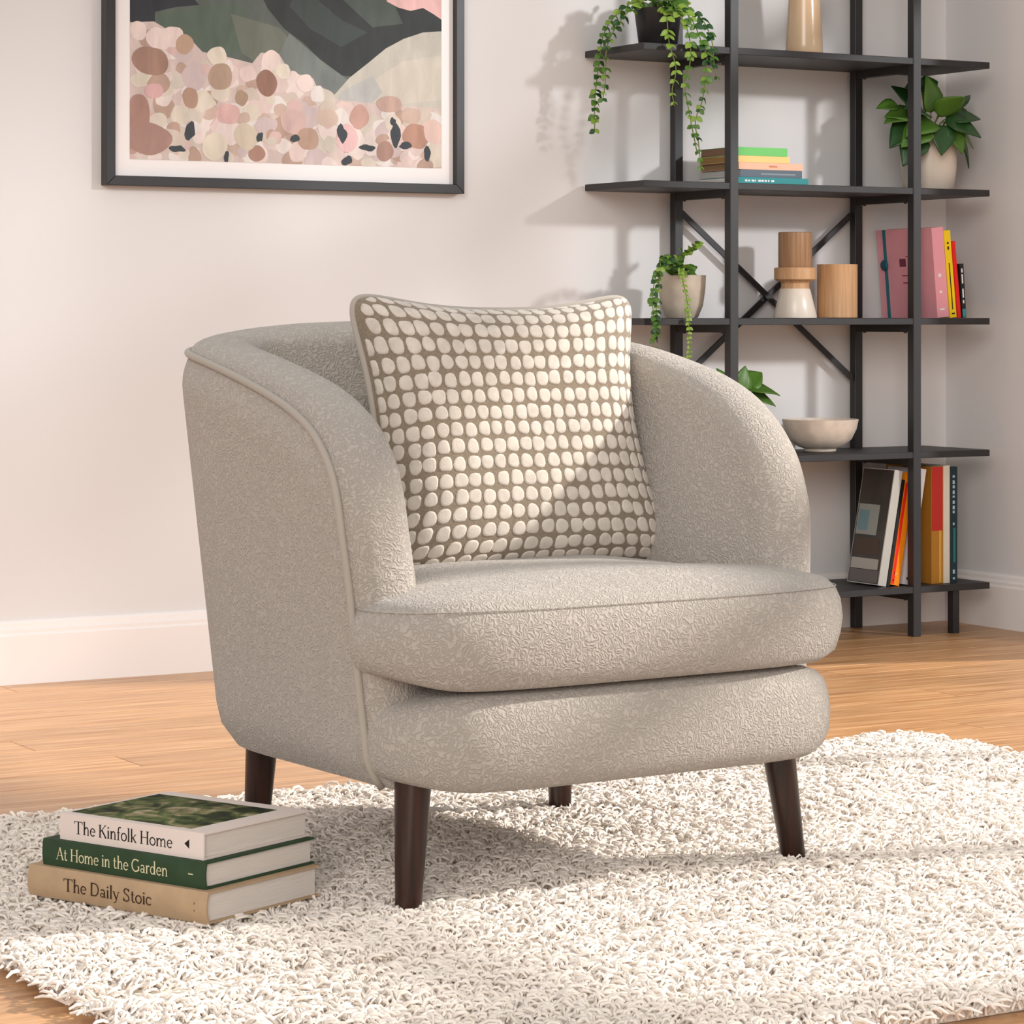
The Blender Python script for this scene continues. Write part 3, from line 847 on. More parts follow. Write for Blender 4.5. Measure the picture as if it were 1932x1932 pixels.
m = MB(); m.add([(-0.0003, 0.024, 0.012), (-0.0003, 0.024, 0.024), (-0.0003, 0.032, 0.018)], [(0, 1, 2)]); m.build('publisher_mark', M_ink, bk1.root)
m = MB(); m.add([(-0.0023, 0.020, 0.0165), (-0.0023, 0.020, 0.0180), (-0.0023, 0.028, 0.0180), (-0.0023, 0.028, 0.0165)], [(0, 1, 2, 3)]); m.build('publisher_mark', M_cream_ink, bk2.root)
m = MB(); m.add([(-0.0038, 0.020, 0.014), (-0.0038, 0.020, 0.026), (-0.0038, 0.021, 0.026), (-0.0038, 0.021, 0.014)], [(0, 1, 2, 3)]); m.build('publisher_mark', M_brown_ink, bk3.root)
# garden photograph printed on the top cover
mg = bpy.data.materials.new('garden_photo'); mg.use_nodes = True
N, L = mg.node_tree.nodes, mg.node_tree.links
tc = N.new('ShaderNodeTexCoord')
n1 = N.new('ShaderNodeTexNoise'); n1.inputs['Scale'].default_value = 26; n1.inputs['Detail'].default_value = 7; n1.inputs['Distortion'].default_value = 1.2
n2 = N.new('ShaderNodeTexNoise'); n2.inputs['Scale'].default_value = 9; n2.inputs['Detail'].default_value = 3
r1 = N.new('ShaderNodeValToRGB')
for pos, c in ((0.30, (24, 30, 16)), (0.42, (52, 66, 34)), (0.52, (98, 112, 62)), (0.60, (150, 138, 104)), (0.70, (196, 186, 160))):
    e = r1.color_ramp.elements.new(pos); e.color = lin(*c)
r1.color_ramp.elements.remove(r1.color_ramp.elements[0]); r1.color_ramp.elements.remove(r1.color_ramp.elements[-1])
L.new(tc.outputs['Object'], n1.inputs['Vector']); L.new(tc.outputs['Object'], n2.inputs['Vector']); L.new(n1.outputs[0], r1.inputs[0])
mxg = N.new('ShaderNodeMix'); mxg.data_type = 'RGBA'; mxg.blend_type = 'MULTIPLY'; mxg.inputs[0].default_value = 0.6
L.new(r1.outputs[0], mxg.inputs[6])
r2 = N.new('ShaderNodeValToRGB'); r2.color_ramp.elements[0].position = 0.4; r2.color_ramp.elements[0].color = lin(120, 120, 90); r2.color_ramp.elements[1].position = 0.6
L.new(n2.outputs[0], r2.inputs[0]); L.new(r2.outputs[0], mxg.inputs[7])
pb_ = N['Principled BSDF']; L.new(mxg.outputs[2], pb_.inputs['Base Color']); pb_.inputs['Roughness'].default_value = 0.7; pb_.inputs['Specular IOR Level'].default_value = 0.15
bk1.mark([(0.014, 0.180, 0.034, 0.243)], mg, 'cover_photo', 'top')

# ------------------------------------------------------------------ open shelving unit
SX0, SX1, SYB, SYF = -1.098, -0.080, -0.012, -0.270
ZS = [0.1216, 0.4498, 0.7753, 1.0922, 1.4082, 1.7250]
unit = thing('shelving_unit', 'tall black metal open shelving unit with cross bracing standing in the corner', 'shelf', ((SX0 + SX1) / 2, (SYB + SYF) / 2, 0))
ux, uy = (SX0 + SX1) / 2, (SYB + SYF) / 2
def ub(a, b_, name, m, **k):
    q = MB(); q.box((a[0] - ux, a[1] - uy, a[2]), (b_[0] - ux, b_[1] - uy, b_[2])); return q.build(name, m, unit, **k)
pt_ = 0.0115
PXL, PXR = -0.848, -0.308
for z in ZS:
    ub((SX0, SYF, z - 0.016), (SX1, SYB, z), 'shelf_board', M_shelf, bevel=0.001, seg=1)
for px in (PXL, PXR):
    for py, nm in ((-0.259, 'post'), (-0.0275, 'post')):
        ub((px - pt_, py - pt_ - (0.002 if py < -0.1 else 0), 0.0), (px + pt_, py + pt_, 1.78), 'post', M_black, bevel=0.0012, seg=1)
    for z in ZS:
        rail = ub((px - 0.010, -0.2455, z - 0.034), (px + 0.010, -0.041, z - 0.0161), 'side_rail', M_black)
        for yy in (-0.225, -0.062):
            q = MB(); q.lathe([(0.0035, -0.003), (0.0042, -0.001), (0.0042, 0.0)], 8, (px - ux, yy - uy, z - 0.034)); q.build('bolt', M_black, rail)
q = MB(); q.bar((PXL + 0.012 - ux, -0.030 - uy, 1.030), (PXR - 0.012 - ux, -0.030 - uy, 0.622), 0.014, 0.006, up=(0, 1, 0)); q.build('cross_brace', M_black, unit)
q = MB(); q.bar((PXL + 0.012 - ux, -0.022 - uy, 0.622), (PXR - 0.012 - ux, -0.022 - uy, 1.034), 0.014, 0.006, up=(0, 1, 0)); q.build('cross_brace', M_black, unit)
for fx in (-0.180, -0.985):
    ub((fx - 0.010, -0.262, 0.0), (fx + 0.010, -0.242, ZS[0] - 0.0161), 'foot', M_black)

# books lying on the fourth shelf: spine to the front
FLATM = Matrix(((0, -1, 0), (1, 0, 0), (0, 0, 1)))
STAND = Matrix(((0, 0, 1), (1, 0, 0), (0, 1, 0)))
z = ZS[3] + 0.0003
def flat_mat(n, c): return mat(n, c, 0.5, 0.35, var=0.04)
stack = [
    ('teal paperback with white lettering, bottom of the lying stack beside the trailing vine', (42, 140, 142), 0.205, 0.165, 0.0165, (226, 222, 214)),
    ('slate grey paperback second from the bottom of the lying stack on the shelf', (92, 104, 116), 0.180, 0.160, 0.0175, (200, 196, 190)),
    ('peach paperback in the middle of the lying stack on the shelf', (238, 186, 156), 0.186, 0.158, 0.0165, (150, 120, 90)),
    ('pale yellow book second from the top of the lying stack on the shelf', (240, 204, 128), 0.156, 0.150, 0.0155, (160, 125, 80)),
    ('bright green book on top of the lying stack on the shelf', (110, 196, 104), 0.150, 0.146, 0.0200, (140, 110, 90)),
]
for k, (lab, c, Ln, Wd, T, pg) in enumerate(stack):
    bo = Book('book', lab, Wd, Ln, T, flat_mat('cover_%d' % k, c), 'books lying on the fourth shelf', hard=False, pages=mat('pages_%d' % k, pg, 0.85, 0.1, var=0.15, vscale=12, vec=(1, 1, 60)))
    bo.place((-0.812 + (0.006, 0.012, 0.008, 0.0, -0.001)[k] + Ln, -0.226, z), FLATM)
    if k == 0: bo.mark([(Ln - 0.02 - i * 0.0095 - w, Ln - 0.02 - i * 0.0095, 0.006, 0.0105) for i, w in enumerate((0.007, 0.005, 0.008, 0.003, 0.008, 0.007, 0.006, 0.004, 0.008))], M_mat, 'spine_letter')
    if k == 2: bo.mark([(0.075 + i * 0.006, 0.080 + i * 0.006, 0.006, 0.0105) for i in range(4)], flat_mat('peach_ink', (206, 120, 84)), 'spine_letter')
    if k == 1: bo.mark([(0.02, 0.12, 0.006, 0.0095)], flat_mat('slate_band', (138, 148, 156)), 'spine_band')
    z += T + 0.0003


def stand_book(name, label, x, tilt, W, Ln, T, m, zshelf, yfront=-0.236, group=None, **k):
    """standing book: x = left lower corner of the spine; tilt in degrees, positive leans its top to the right"""
    bo = Book(name, label, W, Ln, T, m, group, **k)
    a = math.radians(tilt)
    R = Matrix.Rotation(a, 3, 'Y')
    lift = T * math.sin(a) if a > 0 else 0.0
    bo.place((x, yfront, zshelf + 0.0004 + lift), R @ STAND)
    return bo


g3 = 'books standing on the third shelf'
Zt = ZS[2]
M_pink = mat('pink_cover', (240, 164, 174), 0.4, 0.4, var=0.05)
bo = stand_book('book', 'large pink book with a teal ribbon, cover facing the room, on the shelf', -0.2170, -5.0, 0.220, 0.222, 0.036, M_pink, Zt, group=g3, hard=False)
bo.mark([(0.184, 0.197, 0.0, 0.222)], flat_mat('teal_ribbon', (38, 116, 128)), 'ribbon', 'bottom')
bo.mark([(0.110, 0.135, 0.128, 0.148)], flat_mat('barcode_grey', (120, 60, 74)), 'barcode', 'bottom')
bo.mark([(0.070, 0.128, 0.104, 0.107), (0.070, 0.125, 0.086, 0.089), (0.085, 0.110, 0.152, 0.154)], flat_mat('dark_print', (140, 40, 70)), 'printed_line', 'bottom')
bo.mark([(0.06, 0.066, 0.012, 0.02), (0.10, 0.108, 0.012, 0.02), (0.018, 0.022, 0.01, 0.024)], M_mat, 'spine_mark')
m = MB(); m.lathe([(0.012, 0), (0.014, 0.003), (0.011, 0.007), (0.004, 0.009)], 14, (0.190, 0.133, -0.009)); m.build('ribbon_knot', flat_mat('teal_knot', (24, 92, 104)), bo.root, smooth=True)
bo = stand_book('book', 'bright yellow book leaning against the large pink book', -0.1775, -5.6, 0.150, 0.216, 0.0205, mat('yellow_cover', (244, 206, 20), 0.4, 0.4), Zt, group=g3, hard=False)
bo.mark([(0.182, 0.187, 0.008, 0.013), (0.168, 0.176, 0.008, 0.013), (0.02, 0.135, 0.0085, 0.0115), (0.008, 0.012, 0.006, 0.016)], M_ink, 'spine_mark')
stand_book('book', 'thin scarlet book leaning beside the yellow book', -0.1535, -6.0, 0.140, 0.190, 0.0110, mat('scarlet_cover', (226, 26, 24), 0.4, 0.4), Zt, group=g3, hard=False)
bo = stand_book('book', 'small black paperback with white spine lettering at the end of the row', -0.1385, -4.0, 0.130, 0.134, 0.0120, mat('black_cover', (30, 30, 32), 0.4, 0.4), Zt, group=g3, hard=False)
bo.mark([(0.112, 0.122, 0.004, 0.008), (0.085, 0.108, 0.004, 0.008), (0.05, 0.072, 0.004, 0.008), (0.036, 0.044, 0.004, 0.008)], M_mat, 'spine_mark')
bo.mark([(0.002, 0.022, 0.001, 0.011)], flat_mat('teal_foot', (60, 150, 150)), 'spine_band')

g1 = 'books standing on the bottom shelf'
Zt = ZS[0]
M_ph = mat('grey_photo_cover', (70, 62, 56), 0.45, 0.4, rgb2=(48, 42, 38), vscale=12)
M_gsp = mat('pale_grey_spine', (190, 186, 178), 0.5, 0.3, var=0.05)
bo = stand_book('book', 'pale grey book with room photo on its cover, leaning leftmost on bottom shelf', -0.4000, 10.5, 0.125, 0.284, 0.0240, M_gsp, Zt, group=g1)
bo.mark([(0.003, 0.123, 0.002, 0.282)], M_ph, 'cover_photo', 'bottom')
fm = lambda n, c: flat_mat(n, c)
for i, (r, c) in enumerate((((0.037, 0.119, 0.12, 0.195), (150, 152, 146)), ((0.074, 0.115, 0.13, 0.18), (110, 140, 146)), ((0.019, 0.112, 0.07, 0.112), (74, 56, 44)), ((0.012, 0.119, 0.036, 0.062), (176, 168, 158)), ((0.006, 0.119, 0.004, 0.034), (104, 96, 92)))):
    b = MB(); b.box((r[0], r[2], -0.0006 - 0.0001 * i), (r[1], r[3], -0.0003)); b.build('photo_patch', fm('photo_patch_%d' % i, c), bo.root)
stand_book('book', 'thin black book-shaped sliver for the shade between the grey photo book and orange book', -0.3735, 10.5, 0.120, 0.262, 0.0085, mat('black_shade_sliver', (24, 22, 22), 0.45, 0.4), Zt, group=g1, hard=False)  # black volume added to stand in for the shade beside the grey book
bo = stand_book('book', 'orange book with a red stripe leaning on the bottom shelf', -0.3620, 10.3, 0.120, 0.276, 0.0260, mat('orange_cover', (244, 140, 16), 0.35, 0.45), Zt, group=g1, hard=False)
bo.mark([(0.002, 0.252, 0.001, 0.0095)], mat('red_stripe', (232, 40, 22), 0.35, 0.45), 'red_stripe')
bo.mark([(0.010, 0.013, 0.004, 0.008), (0.026, 0.030, 0.006, 0.012)], M_mat, 'spine_mark')
bo = stand_book('book', 'white book with plain spine leaning right of the orange book', -0.3260, 10.0, 0.120, 0.286, 0.0250, mat('white_cover', (214, 206, 208), 0.45, 0.35), Zt, group=g1, hard=False)
bo.mark([(0.150, 0.153, 0.011, 0.014), (0.012, 0.018, 0.010, 0.016)], M_ink, 'spine_mark')
bo = stand_book('book', 'upright book with a red over ochre spine on the bottom shelf', -0.2360, 0.0, 0.180, 0.288, 0.0360, mat('ochre_cover', (176, 120, 40), 0.45, 0.35), Zt, group=g1, hard=False)
bo.mark([(0.130, 0.287, 0.001, 0.035)], mat('red_cover', (186, 44, 34), 0.45, 0.35), 'red_band')
bo.mark([(0.003, 0.13, 0.024, 0.030)], mat('gold_line', (214, 164, 60), 0.4, 0.4), 'gold_line')
stand_book('book', 'upright cream book between the red-spined book and the dark teal book', -0.1990, 0.0, 0.180, 0.290, 0.0200, mat('cream_cover', (222, 212, 194), 0.5, 0.3, var=0.05), Zt, group=g1, hard=False)
bo = stand_book('book', 'upright dark teal book with pale spine lettering, rightmost on the bottom shelf', -0.1780, 0.0, 0.180, 0.286, 0.0230, mat('dark_teal_cover', (24, 46, 54), 0.45, 0.35), Zt, group=g1, hard=False)
bo.mark([(0.05, 0.135, 0.010, 0.017)], flat_mat('teal_panel', (26, 116, 108)), 'teal_panel')
bo.mark([(0.265 - i * 0.0125 - w, 0.265 - i * 0.0125, 0.0085, 0.0145) for i, w in enumerate((0.006, 0.009, 0.007, 0.009, 0.005, 0.008, 0.009, 0.006))] + [(0.142, 0.148, 0.009, 0.014), (0.022, 0.032, 0.009, 0.015), (0.008, 0.013, 0.009, 0.015)], flat_mat('pale_ink', (176, 196, 200)), 'spine_letter')

# ------------------------------------------------------------------ shelf ornaments
M_cer = mat('cream_ceramic', (226, 212, 196), 0.3, 0.5, var=0.05)
M_bam = mat('turned_wood', (206, 164, 122), 0.5, 0.35, rgb2=(176, 132, 92), vscale=5, vec=(26, 26, 1.2))
M_bamd = mat('brown_turned_wood', (170, 134, 100), 0.5, 0.35, rgb2=(140, 104, 74), vscale=5, vec=(26, 26, 1.2))
M_vase = mat('tan_glazed_ceramic', (214, 182, 146), 0.22, 0.5, var=0.04)
v = thing('vase', 'tall tapered tan glazed vase on the upper shelf', 'vase', (-0.551, -0.14, ZS[4] + 0.0004))
m = MB(); m.lathe([(0.043, 0), (0.0455, 0.004), (0.0450, 0.03), (0.040, 0.12), (0.034, 0.20), (0.030, 0.245), (0.032, 0.262), (0.029, 0.262), (0.026, 0.245), (0.03, 0.15), (0.034, 0.02)], 40); m.build('body', M_vase, v, auto=40)

h = thing('candle_holder', 'stacked wood and cream candle holder with a brown cylinder on top', 'candle holder', (-0.578, -0.14, ZS[2] + 0.0004))
m = MB(); m.lathe([(0.052, 0), (0.053, 0.003), (0.037, 0.068), (0.035, 0.071)], 40); m.build('cream_base', M_cer, h, auto=35)
m = MB(); m.lathe([(0.035, 0.0705), (0.034, 0.076), (0.034, 0.084), (0.040, 0.0905)], 40); m.build('neck', M_bam, h, auto=35)
m = MB(); m.lathe([(0.046, 0.0905), (0.051, 0.094), (0.051, 0.120), (0.049, 0.122)], 40); m.build('collar', M_bam, h, auto=35)
m = MB(); m.lathe([(0.040, 0.122), (0.041, 0.124), (0.041, 0.206), (0.039, 0.208), (0.034, 0.208), (0.033, 0.19)], 40); m.build('candle_cup', M_bamd, h, auto=35)
m = MB(); m.lathe([(0.030, 0.0), (0.031, 0.002), (0.020, 0.07)], 30, (0.036, 0.020, 0)); m.build('wood_cone', M_bam, h, auto=35)
c_ = thing('wooden_cylinder', 'plain turned wooden cylinder beside the candle holder', 'wood block', (-0.4515, -0.14, ZS[2] + 0.0004))
m = MB(); m.lathe([(0.048, 0), (0.0495, 0.002), (0.0495, 0.129), (0.050, 0.131), (0.040, 0.131), (0.039, 0.11)], 44); m.build('body', M_bam, c_, auto=35)
bw_ = thing('bowl', 'shallow cream stoneware bowl on the shelf behind the armchair arm', 'bowl', (-0.503, -0.14, ZS[1] + 0.0004))
bw_.scale = (0.93, 0.93, 1.0)
m = MB(); m.lathe([(0.040, 0), (0.042, 0.002), (0.042, 0.007), (0.058, 0.012), (0.082, 0.030), (0.095, 0.055), (0.1005, 0.078), (0.0985, 0.079), (0.092, 0.056), (0.078, 0.033), (0.05, 0.017), (0.01, 0.013)], 56); m.build('body', mat('stoneware', (222, 206, 190), 0.5, 0.35, var=0.12, vscale=30), bw_, auto=50)

# ------------------------------------------------------------------ plants
M_soil = mat('potting_soil', (48, 36, 28), 0.95, 0.1, bump=0.5, bscale=200)
M_stem = mat('vine_stem', (112, 124, 60), 0.6, 0.3)
M_lf = [mat('leaf_%s' % n, c, 0.42, 0.45, rgb2=c2, vscale=60) for n, c, c2 in (('mid', (92, 130, 46), (60, 98, 34)), ('light', (140, 166, 62), (110, 142, 50)), ('dark', (44, 84, 34), (30, 62, 26)))]


def leaf_mesh(name, shape, m, fold=0.25, droop=0.25):
    """leaf along +y from the origin, width profile shape = [(t, halfwidth)], folded along the midrib"""
    q = MB(); rows = []
    for t, w in shape:
        zc = -droop * t * t
        rows.append([(-w, t, zc + fold * w), (-w * 0.5, t, zc + fold * w * 0.35), (0, t, zc), (w * 0.5, t, zc + fold * w * 0.35), (w, t, zc + fold * w)])
    q.grid(rows)
    n = len(q.v)
    q.v += [(x, y_, z_ - 0.035) for x, y_, z_ in q.v]
    q.f += [tuple(n + i for i in f[::-1]) for f in q.f[:]]
    nc = 5; nr = len(rows)
    ring = [j for j in range(nc)] + [i * nc + nc - 1 for i in range(1, nr)] + [(nr - 1) * nc + j for j in range(nc - 2, -1, -1)] + [i * nc for i in range(nr - 2, 0, -1)]
    for i in range(len(ring)):
        a, b2 = ring[i], ring[(i + 1) % len(ring)]
        q.f.append((a, b2, b2 + n, a + n))
    me = q.mesh(name, smooth=True); me.materials.append(m)
    return me
OVAL = [(0, 0.04), (0.12, 0.22), (0.35, 0.38), (0.6, 0.38), (0.82, 0.24), (0.95, 0.10), (1.0, 0.02)]
LANCE = [(0, 0.03), (0.2, 0.20), (0.45, 0.28), (0.7, 0.22), (0.88, 0.11), (1.0, 0.01)]
BROAD = [(0, 0.05), (0.08, 0.26), (0.22, 0.42), (0.42, 0.44), (0.62, 0.34), (0.82, 0.18), (0.94, 0.07), (1.0, 0.01)]
LM_oval = [leaf_mesh('small_leaf', OVAL, m) for m in M_lf]
LM_lance = [leaf_mesh('narrow_leaf', LANCE, m) for m in M_lf]
LM_broad = [leaf_mesh('broad_leaf', BROAD, m, 0.2, 0.3) for m in M_lf]


def put_leaf(parent, me, p, d, size, roll=0.0):
    d = Vector(d).normalized()
    up = Vector((0, -0.85, 0.6)).normalized()
    if abs(d.dot(up)) > 0.93: up = Vector((0.3, 0.2, 1)).normalized()
    xx = d.cross(up).normalized(); zz = xx.cross(d)
    R = Matrix((xx, d, zz)).transposed() @ Matrix.Rotation(roll, 3, 'Y')
    o = bpy.data.objects.new('leaf', me); COL.objects.link(o)
    o.parent = parent
    o.matrix_local = Matrix.Translation(p) @ R.to_4x4() @ Matrix.Scale(size, 4)
    return o


def pot(root, prof, m, soil_r, soil_z, n=40):
    q = MB(); q.lathe(prof, n); q.build('pot', m, root, auto=40)
    q = MB(); q.lathe([(soil_r, soil_z - 0.004), (soil_r, soil_z), (soil_r * 0.5, soil_z + 0.003)], 24); q.build('soil', M_soil, root, smooth=True)


def vine(root, pts, step, sizes, meshes, r=0.0013, spread=0.7):
    P = catmull(pts, max(8, int(len(pts) * 5)))
    q = MB(); q.tube(P, r, 6); st = q.build('vine', M_stem, root, smooth=True)
    cum = np.concatenate([[0], np.cumsum(np.linalg.norm(np.diff(P, axis=0), axis=1))])
    d = step * 0.5; k = 0
    while d < cum[-1]:
        i = min(int(np.searchsorted(cum, d)), len(P) - 1)
        p = P[i]; t = P[min(i + 1, len(P) - 1)] - P[max(i - 1, 0)]; t = t / (np.linalg.norm(t) + 1e-9)
        fr_ = d / cum[-1]
        for sgn in (-1, 1):
            a = random.uniform(-0.6, 0.6)
            out = np.array([sgn * math.cos(a), math.sin(a) - 0.5, 0.15]) * spread + t * 0.55
            put_leaf(st, random.choice(meshes), p, out, (sizes[0] + (sizes[1] - sizes[0]) * fr_) * random.uniform(0.75, 1.2), random.uniform(-0.5, 0.5))
        d += step * random.uniform(0.8, 1.25); k += 1
    return st


def tuft(root, c, rad, n, sizes, meshes, zup=0.5):
    for _ in range(n):
        a = random.uniform(0, 2 * PI); rr = rad * math.sqrt(random.random())
        d = (math.cos(a), math.sin(a), random.uniform(-0.2, 1.0) * zup + 0.1)
        put_leaf(root, random.choice(meshes), (c[0] + rr * math.cos(a), c[1] + rr * math.sin(a), c[2] + random.uniform(0, 0.03)), d, random.uniform(*sizes), random.uniform(-0.6, 0.6))


# trailing plant in the black pot, top left
pl = thing('trailing_plant', 'trailing green vine plant in a black pot on the upper shelf', 'plant', (-0.981, -0.150, ZS[4] + 0.0004))
bx, by, bz = pl.location
pot(pl, [(0.043, 0), (0.045, 0.002), (0.056, 0.088), (0.0575, 0.092), (0.0545, 0.092), (0.052, 0.080)], mat('black_pot', (34, 32, 33), 0.4, 0.45), 0.052, 0.080)
o_, l_, dk = LM_oval, LM_lance, LM_broad
tuft(pl, (0, 0, 0.092), 0.048, 46, (0.022, 0.038), [LM_oval[0], LM_oval[1], LM_oval[0], LM_lance[1]], 0.9)
def W(pts, yy): return [(x - bx, y_ - by, z_ - bz) for (x, z_), y_ in zip(pts, yy)]
vine(pl, W([(-1.01, 1.50), (-1.04, 1.515), (-1.075, 1.492), (-1.10, 1.462), (-1.118, 1.424), (-1.124, 1.380), (-1.132, 1.332), (-1.138, 1.270), (-1.138, 1.215)], [-0.15, -0.14, -0.13, -0.12, -0.12, -0.12, -0.12, -0.12, -0.12]), 0.016, (0.021, 0.017), [o_[0], o_[0], o_[2], o_[1]])
vine(pl, W([(-1.01, 1.50), (-1.05, 1.50), (-1.09, 1.464), (-1.115, 1.413), (-1.121, 1.352), (-1.122, 1.316), (-1.128, 1.286)], [-0.15, -0.15, -0.15, -0.14, -0.14, -0.14, -0.14]), 0.019, (0.020, 0.013), [o_[0], o_[1], o_[2]])
vine(pl, W([(-0.96, 1.495), (-0.99, 1.500), (-0.973, 1.465), (-0.951, 1.413), (-0.936, 1.377), (-0.943, 1.328), (-0.951, 1.278), (-0.97, 1.229), (-0.961, 1.18), (-0.951, 1.125)], [-0.18, -0.24, -0.28, -0.288, -0.288, -0.29, -0.29, -0.29, -0.29, -0.285]), 0.017, (0.026, 0.011), [o_[0], o_[0], o_[1], o_[2]])
vine(pl, W([(-0.98, 1.495), (-1.005, 1.487), (-0.987, 1.436), (-0.98, 1.375), (-0.995, 1.313), (-0.987, 1.265), (-0.973, 1.204), (-0.962, 1.16)], [-0.19, -0.26, -0.285, -0.285, -0.285, -0.285, -0.285, -0.285]), 0.018, (0.024, 0.010), [o_[0], o_[1], l_[0]])
vine(pl, W([(-0.99, 1.495), (-1.031, 1.475), (-1.039, 1.409), (-1.02, 1.349), (-1.031, 1.30), (-1.024, 1.263)], [-0.19, -0.262, -0.285, -0.285, -0.285, -0.285]), 0.022, (0.030, 0.012), [o_[1], l_[1]])
vine(pl, W([(-0.96, 1.50), (-0.985, 1.508), (-0.945, 1.474), (-0.925, 1.426), (-0.918, 1.378), (-0.911, 1.335)], [-0.17, -0.22, -0.27, -0.288, -0.288, -0.288]), 0.020, (0.030, 0.012), [o_[0], o_[2]])

# small trailing plant in the stone pot, third shelf
pl = thing('trailing_plant', 'small trailing plant in a pale stone pot at the left end of the shelf', 'plant', (-0.914, -0.150, ZS[2] + 0.0004))
bx, by, bz = pl.location
pot(pl, [(0.036, 0), (0.039, 0.003), (0.050, 0.030), (0.0555, 0.070), (0.057, 0.101), (0.0545, 0.101), (0.052, 0.080)], mat('stone_pot', (198, 184, 166), 0.65, 0.3, var=0.12, vscale=25), 0.051, 0.086)
tuft(pl, (-0.022, -0.02, 0.094), 0.028, 24, (0.016, 0.026), [LM_oval[0], LM_oval[1]], 0.8)
vine(pl, W([(-0.95, 0.872), (-1.00, 0.905), (-1.055, 0.900), (-1.082, 0.861), (-1.087, 0.80), (-1.078, 0.751), (-1.087, 0.703), (-1.089, 0.668)], [-0.17, -0.24, -0.28, -0.29, -0.29, -0.29, -0.29, -0.29]), 0.012, (0.015, 0.016), [o_[0], o_[0], o_[2]])
vine(pl, W([(-0.95, 0.875), (-1.01, 0.915), (-1.062, 0.905), (-1.068, 0.849), (-1.075, 0.788), (-1.081, 0.735)], [-0.17, -0.23, -0.285, -0.285, -0.285, -0.285]), 0.013, (0.014, 0.012), [o_[0], o_[1], o_[2]])
vine(pl, W([(-0.93, 0.875), (-0.985, 0.885), (-0.988, 0.825), (-0.985, 0.763), (-0.983, 0.715), (-0.985, 0.668)], [-0.18, -0.25, -0.28, -0.285, -0.285, -0.285]), 0.009, (0.012, 0.009), [o_[1]])
vine(pl, W([(-0.925, 0.868), (-0.925, 0.915), (-0.896, 0.933), (-0.866, 0.954)], [-0.15, -0.15, -0.15, -0.15]), 0.012, (0.020, 0.018), [o_[0], o_[1]])


def big_leaf_plant(name, label, loc, leaves, mesh_list, base_z, extra_stem=None):
    r = thing(name, label, 'plant', loc)
    lx, ly, lz = loc
    for (x, z_, y_, dx, dy, dz, sz, roll) in leaves:
        p = Vector((x - lx, y_ - ly, z_ - lz))
        s0 = Vector((p.x * 0.25, p.y * 0.25, base_z))
        mid = (s0 + p) / 2 + Vector((0, 0, 0.02))
        q = MB(); q.tube(catmull([s0, mid, p], 8), 0.0017, 6); st = q.build('stem', M_stem, r, smooth=True)
        put_leaf(st, random.choice(mesh_list), p, (dx, dy * 0.4, dz), sz * 1.12, roll)
    return r


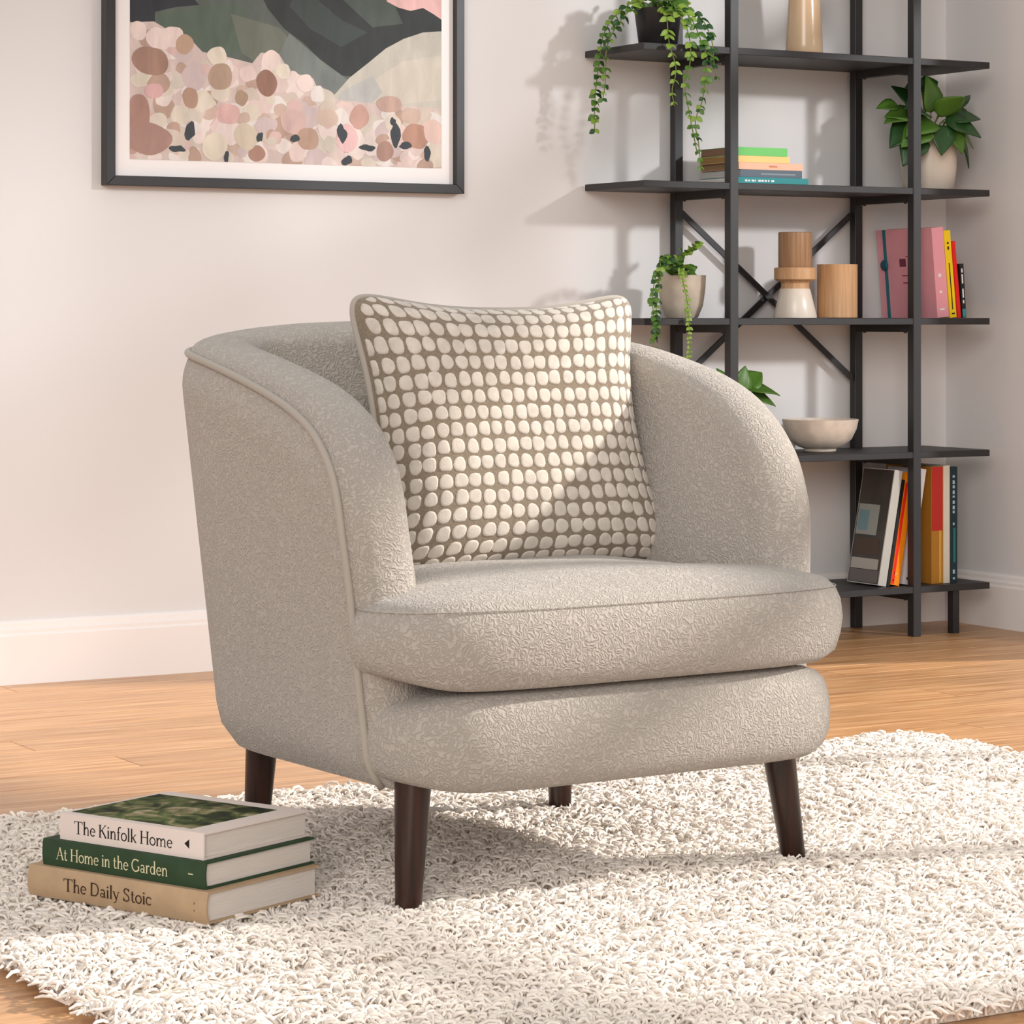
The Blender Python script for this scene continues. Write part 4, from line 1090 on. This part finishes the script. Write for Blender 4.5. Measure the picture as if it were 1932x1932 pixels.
LV = [(-0.25, 1.275, -0.19, -1, -0.4, 0.05, 0.085, 0.5), (-0.26, 1.255, -0.20, -1, -0.3, -0.55, 0.080, 0.3), (-0.23, 1.285, -0.20, -0.5, -0.8, 0.15, 0.078, 0.2), (-0.19, 1.275, -0.21, 0.1, -0.9, 0.35, 0.080, 0.0),
      (-0.16, 1.27, -0.20, 0.7, -0.7, 0.2, 0.080, -0.4), (-0.165, 1.285, -0.18, 0.9, 0.1, 0.35, 0.074, -0.4), (-0.25, 1.225, -0.21, -0.8, -0.5, -0.8, 0.078, 0.3), (-0.135, 1.235, -0.20, 0.7, -0.4, -0.75, 0.085, -0.4),
      (-0.108, 1.300, -0.18, 0.45, -0.3, -0.8, 0.076, -0.3), (-0.105, 1.295, -0.17, 0.55, 0.1, 0.8, 0.055, -1.0), (-0.20, 1.25, -0.23, -0.2, -0.9, -0.5, 0.070, 0.2), (-0.215, 1.345, -0.17, 0.8, -0.5, 0.4, 0.050, 0.2),
      (-0.212, 1.350, -0.17, -0.9, -0.3, 0.1, 0.045, 0.2), (-0.20, 1.342, -0.16, 0.9, -0.3, -0.2, 0.048, -0.2), (-0.175, 1.25, -0.23, 0.3, -0.9, -0.6, 0.066, 0.0), (-0.21, 1.30, -0.14, -0.3, 0.6, 0.6, 0.07, 0.1), (-0.28, 1.30, -0.16, -0.9, 0.2, 0.1, 0.05, 0.3),
      (-0.22, 1.262, -0.215, -0.7, -0.6, -0.15, 0.085, 0.3), (-0.235, 1.245, -0.22, -0.9, -0.4, -0.35, 0.08, 0.2), (-0.18, 1.262, -0.22, 0.5, -0.8, -0.1, 0.085, -0.2), (-0.20, 1.285, -0.19, -0.1, -0.6, 0.6, 0.08, 0.1), (-0.155, 1.25, -0.21, 0.8, -0.5, -0.35, 0.075, -0.3), (-0.24, 1.268, -0.19, -0.9, -0.2, 0.25, 0.085, 0.4)]
pl = big_leaf_plant('leafy_plant', 'dark green broad-leaved plant in a cream ceramic pot', (-0.177, -0.150, ZS[3] + 0.0004), LV, [LM_broad[2], LM_broad[2], LM_broad[0]], 0.112)
pot(pl, [(0.060, 0), (0.063, 0.004), (0.070, 0.055), (0.071, 0.105), (0.068, 0.120), (0.064, 0.128), (0.060, 0.126), (0.062, 0.108)], M_cer, 0.061, 0.112)
LV2 = [(-0.83, 0.605, -0.16, -0.9, -0.3, 0.8, 0.050, 0.3), (-0.815, 0.60, -0.16, -0.6, -0.2, 1.0, 0.050, 0.3), (-0.79, 0.597, -0.16, -0.3, -0.5, 0.9, 0.056, 0.2), (-0.765, 0.600, -0.17, 0.25, -0.4, 0.7, 0.056, 0.2),
       (-0.745, 0.610, -0.16, 0.9, -0.2, 0.75, 0.062, -0.2), (-0.745, 0.605, -0.18, 0.9, -0.5, 0.1, 0.075, -0.6), (-0.735, 0.590, -0.18, 0.9, -0.5, -0.1, 0.062, -0.4), (-0.80, 0.58, -0.2, -0.5, -0.8, 0.2, 0.07, 0.2), (-0.76, 0.58, -0.13, 0.3, 0.7, 0.3, 0.06, 0.0)]
pl = big_leaf_plant('leafy_plant', 'bright green plant showing just its leaf tips above the armchair arm', (-0.775, -0.150, ZS[1] + 0.0004), LV2, [LM_broad[0]], 0.085)
pot(pl, [(0.042, 0), (0.045, 0.003), (0.056, 0.093), (0.053, 0.093), (0.051, 0.08)], mat('grey_pot', (150, 146, 140), 0.6, 0.3), 0.051, 0.084)
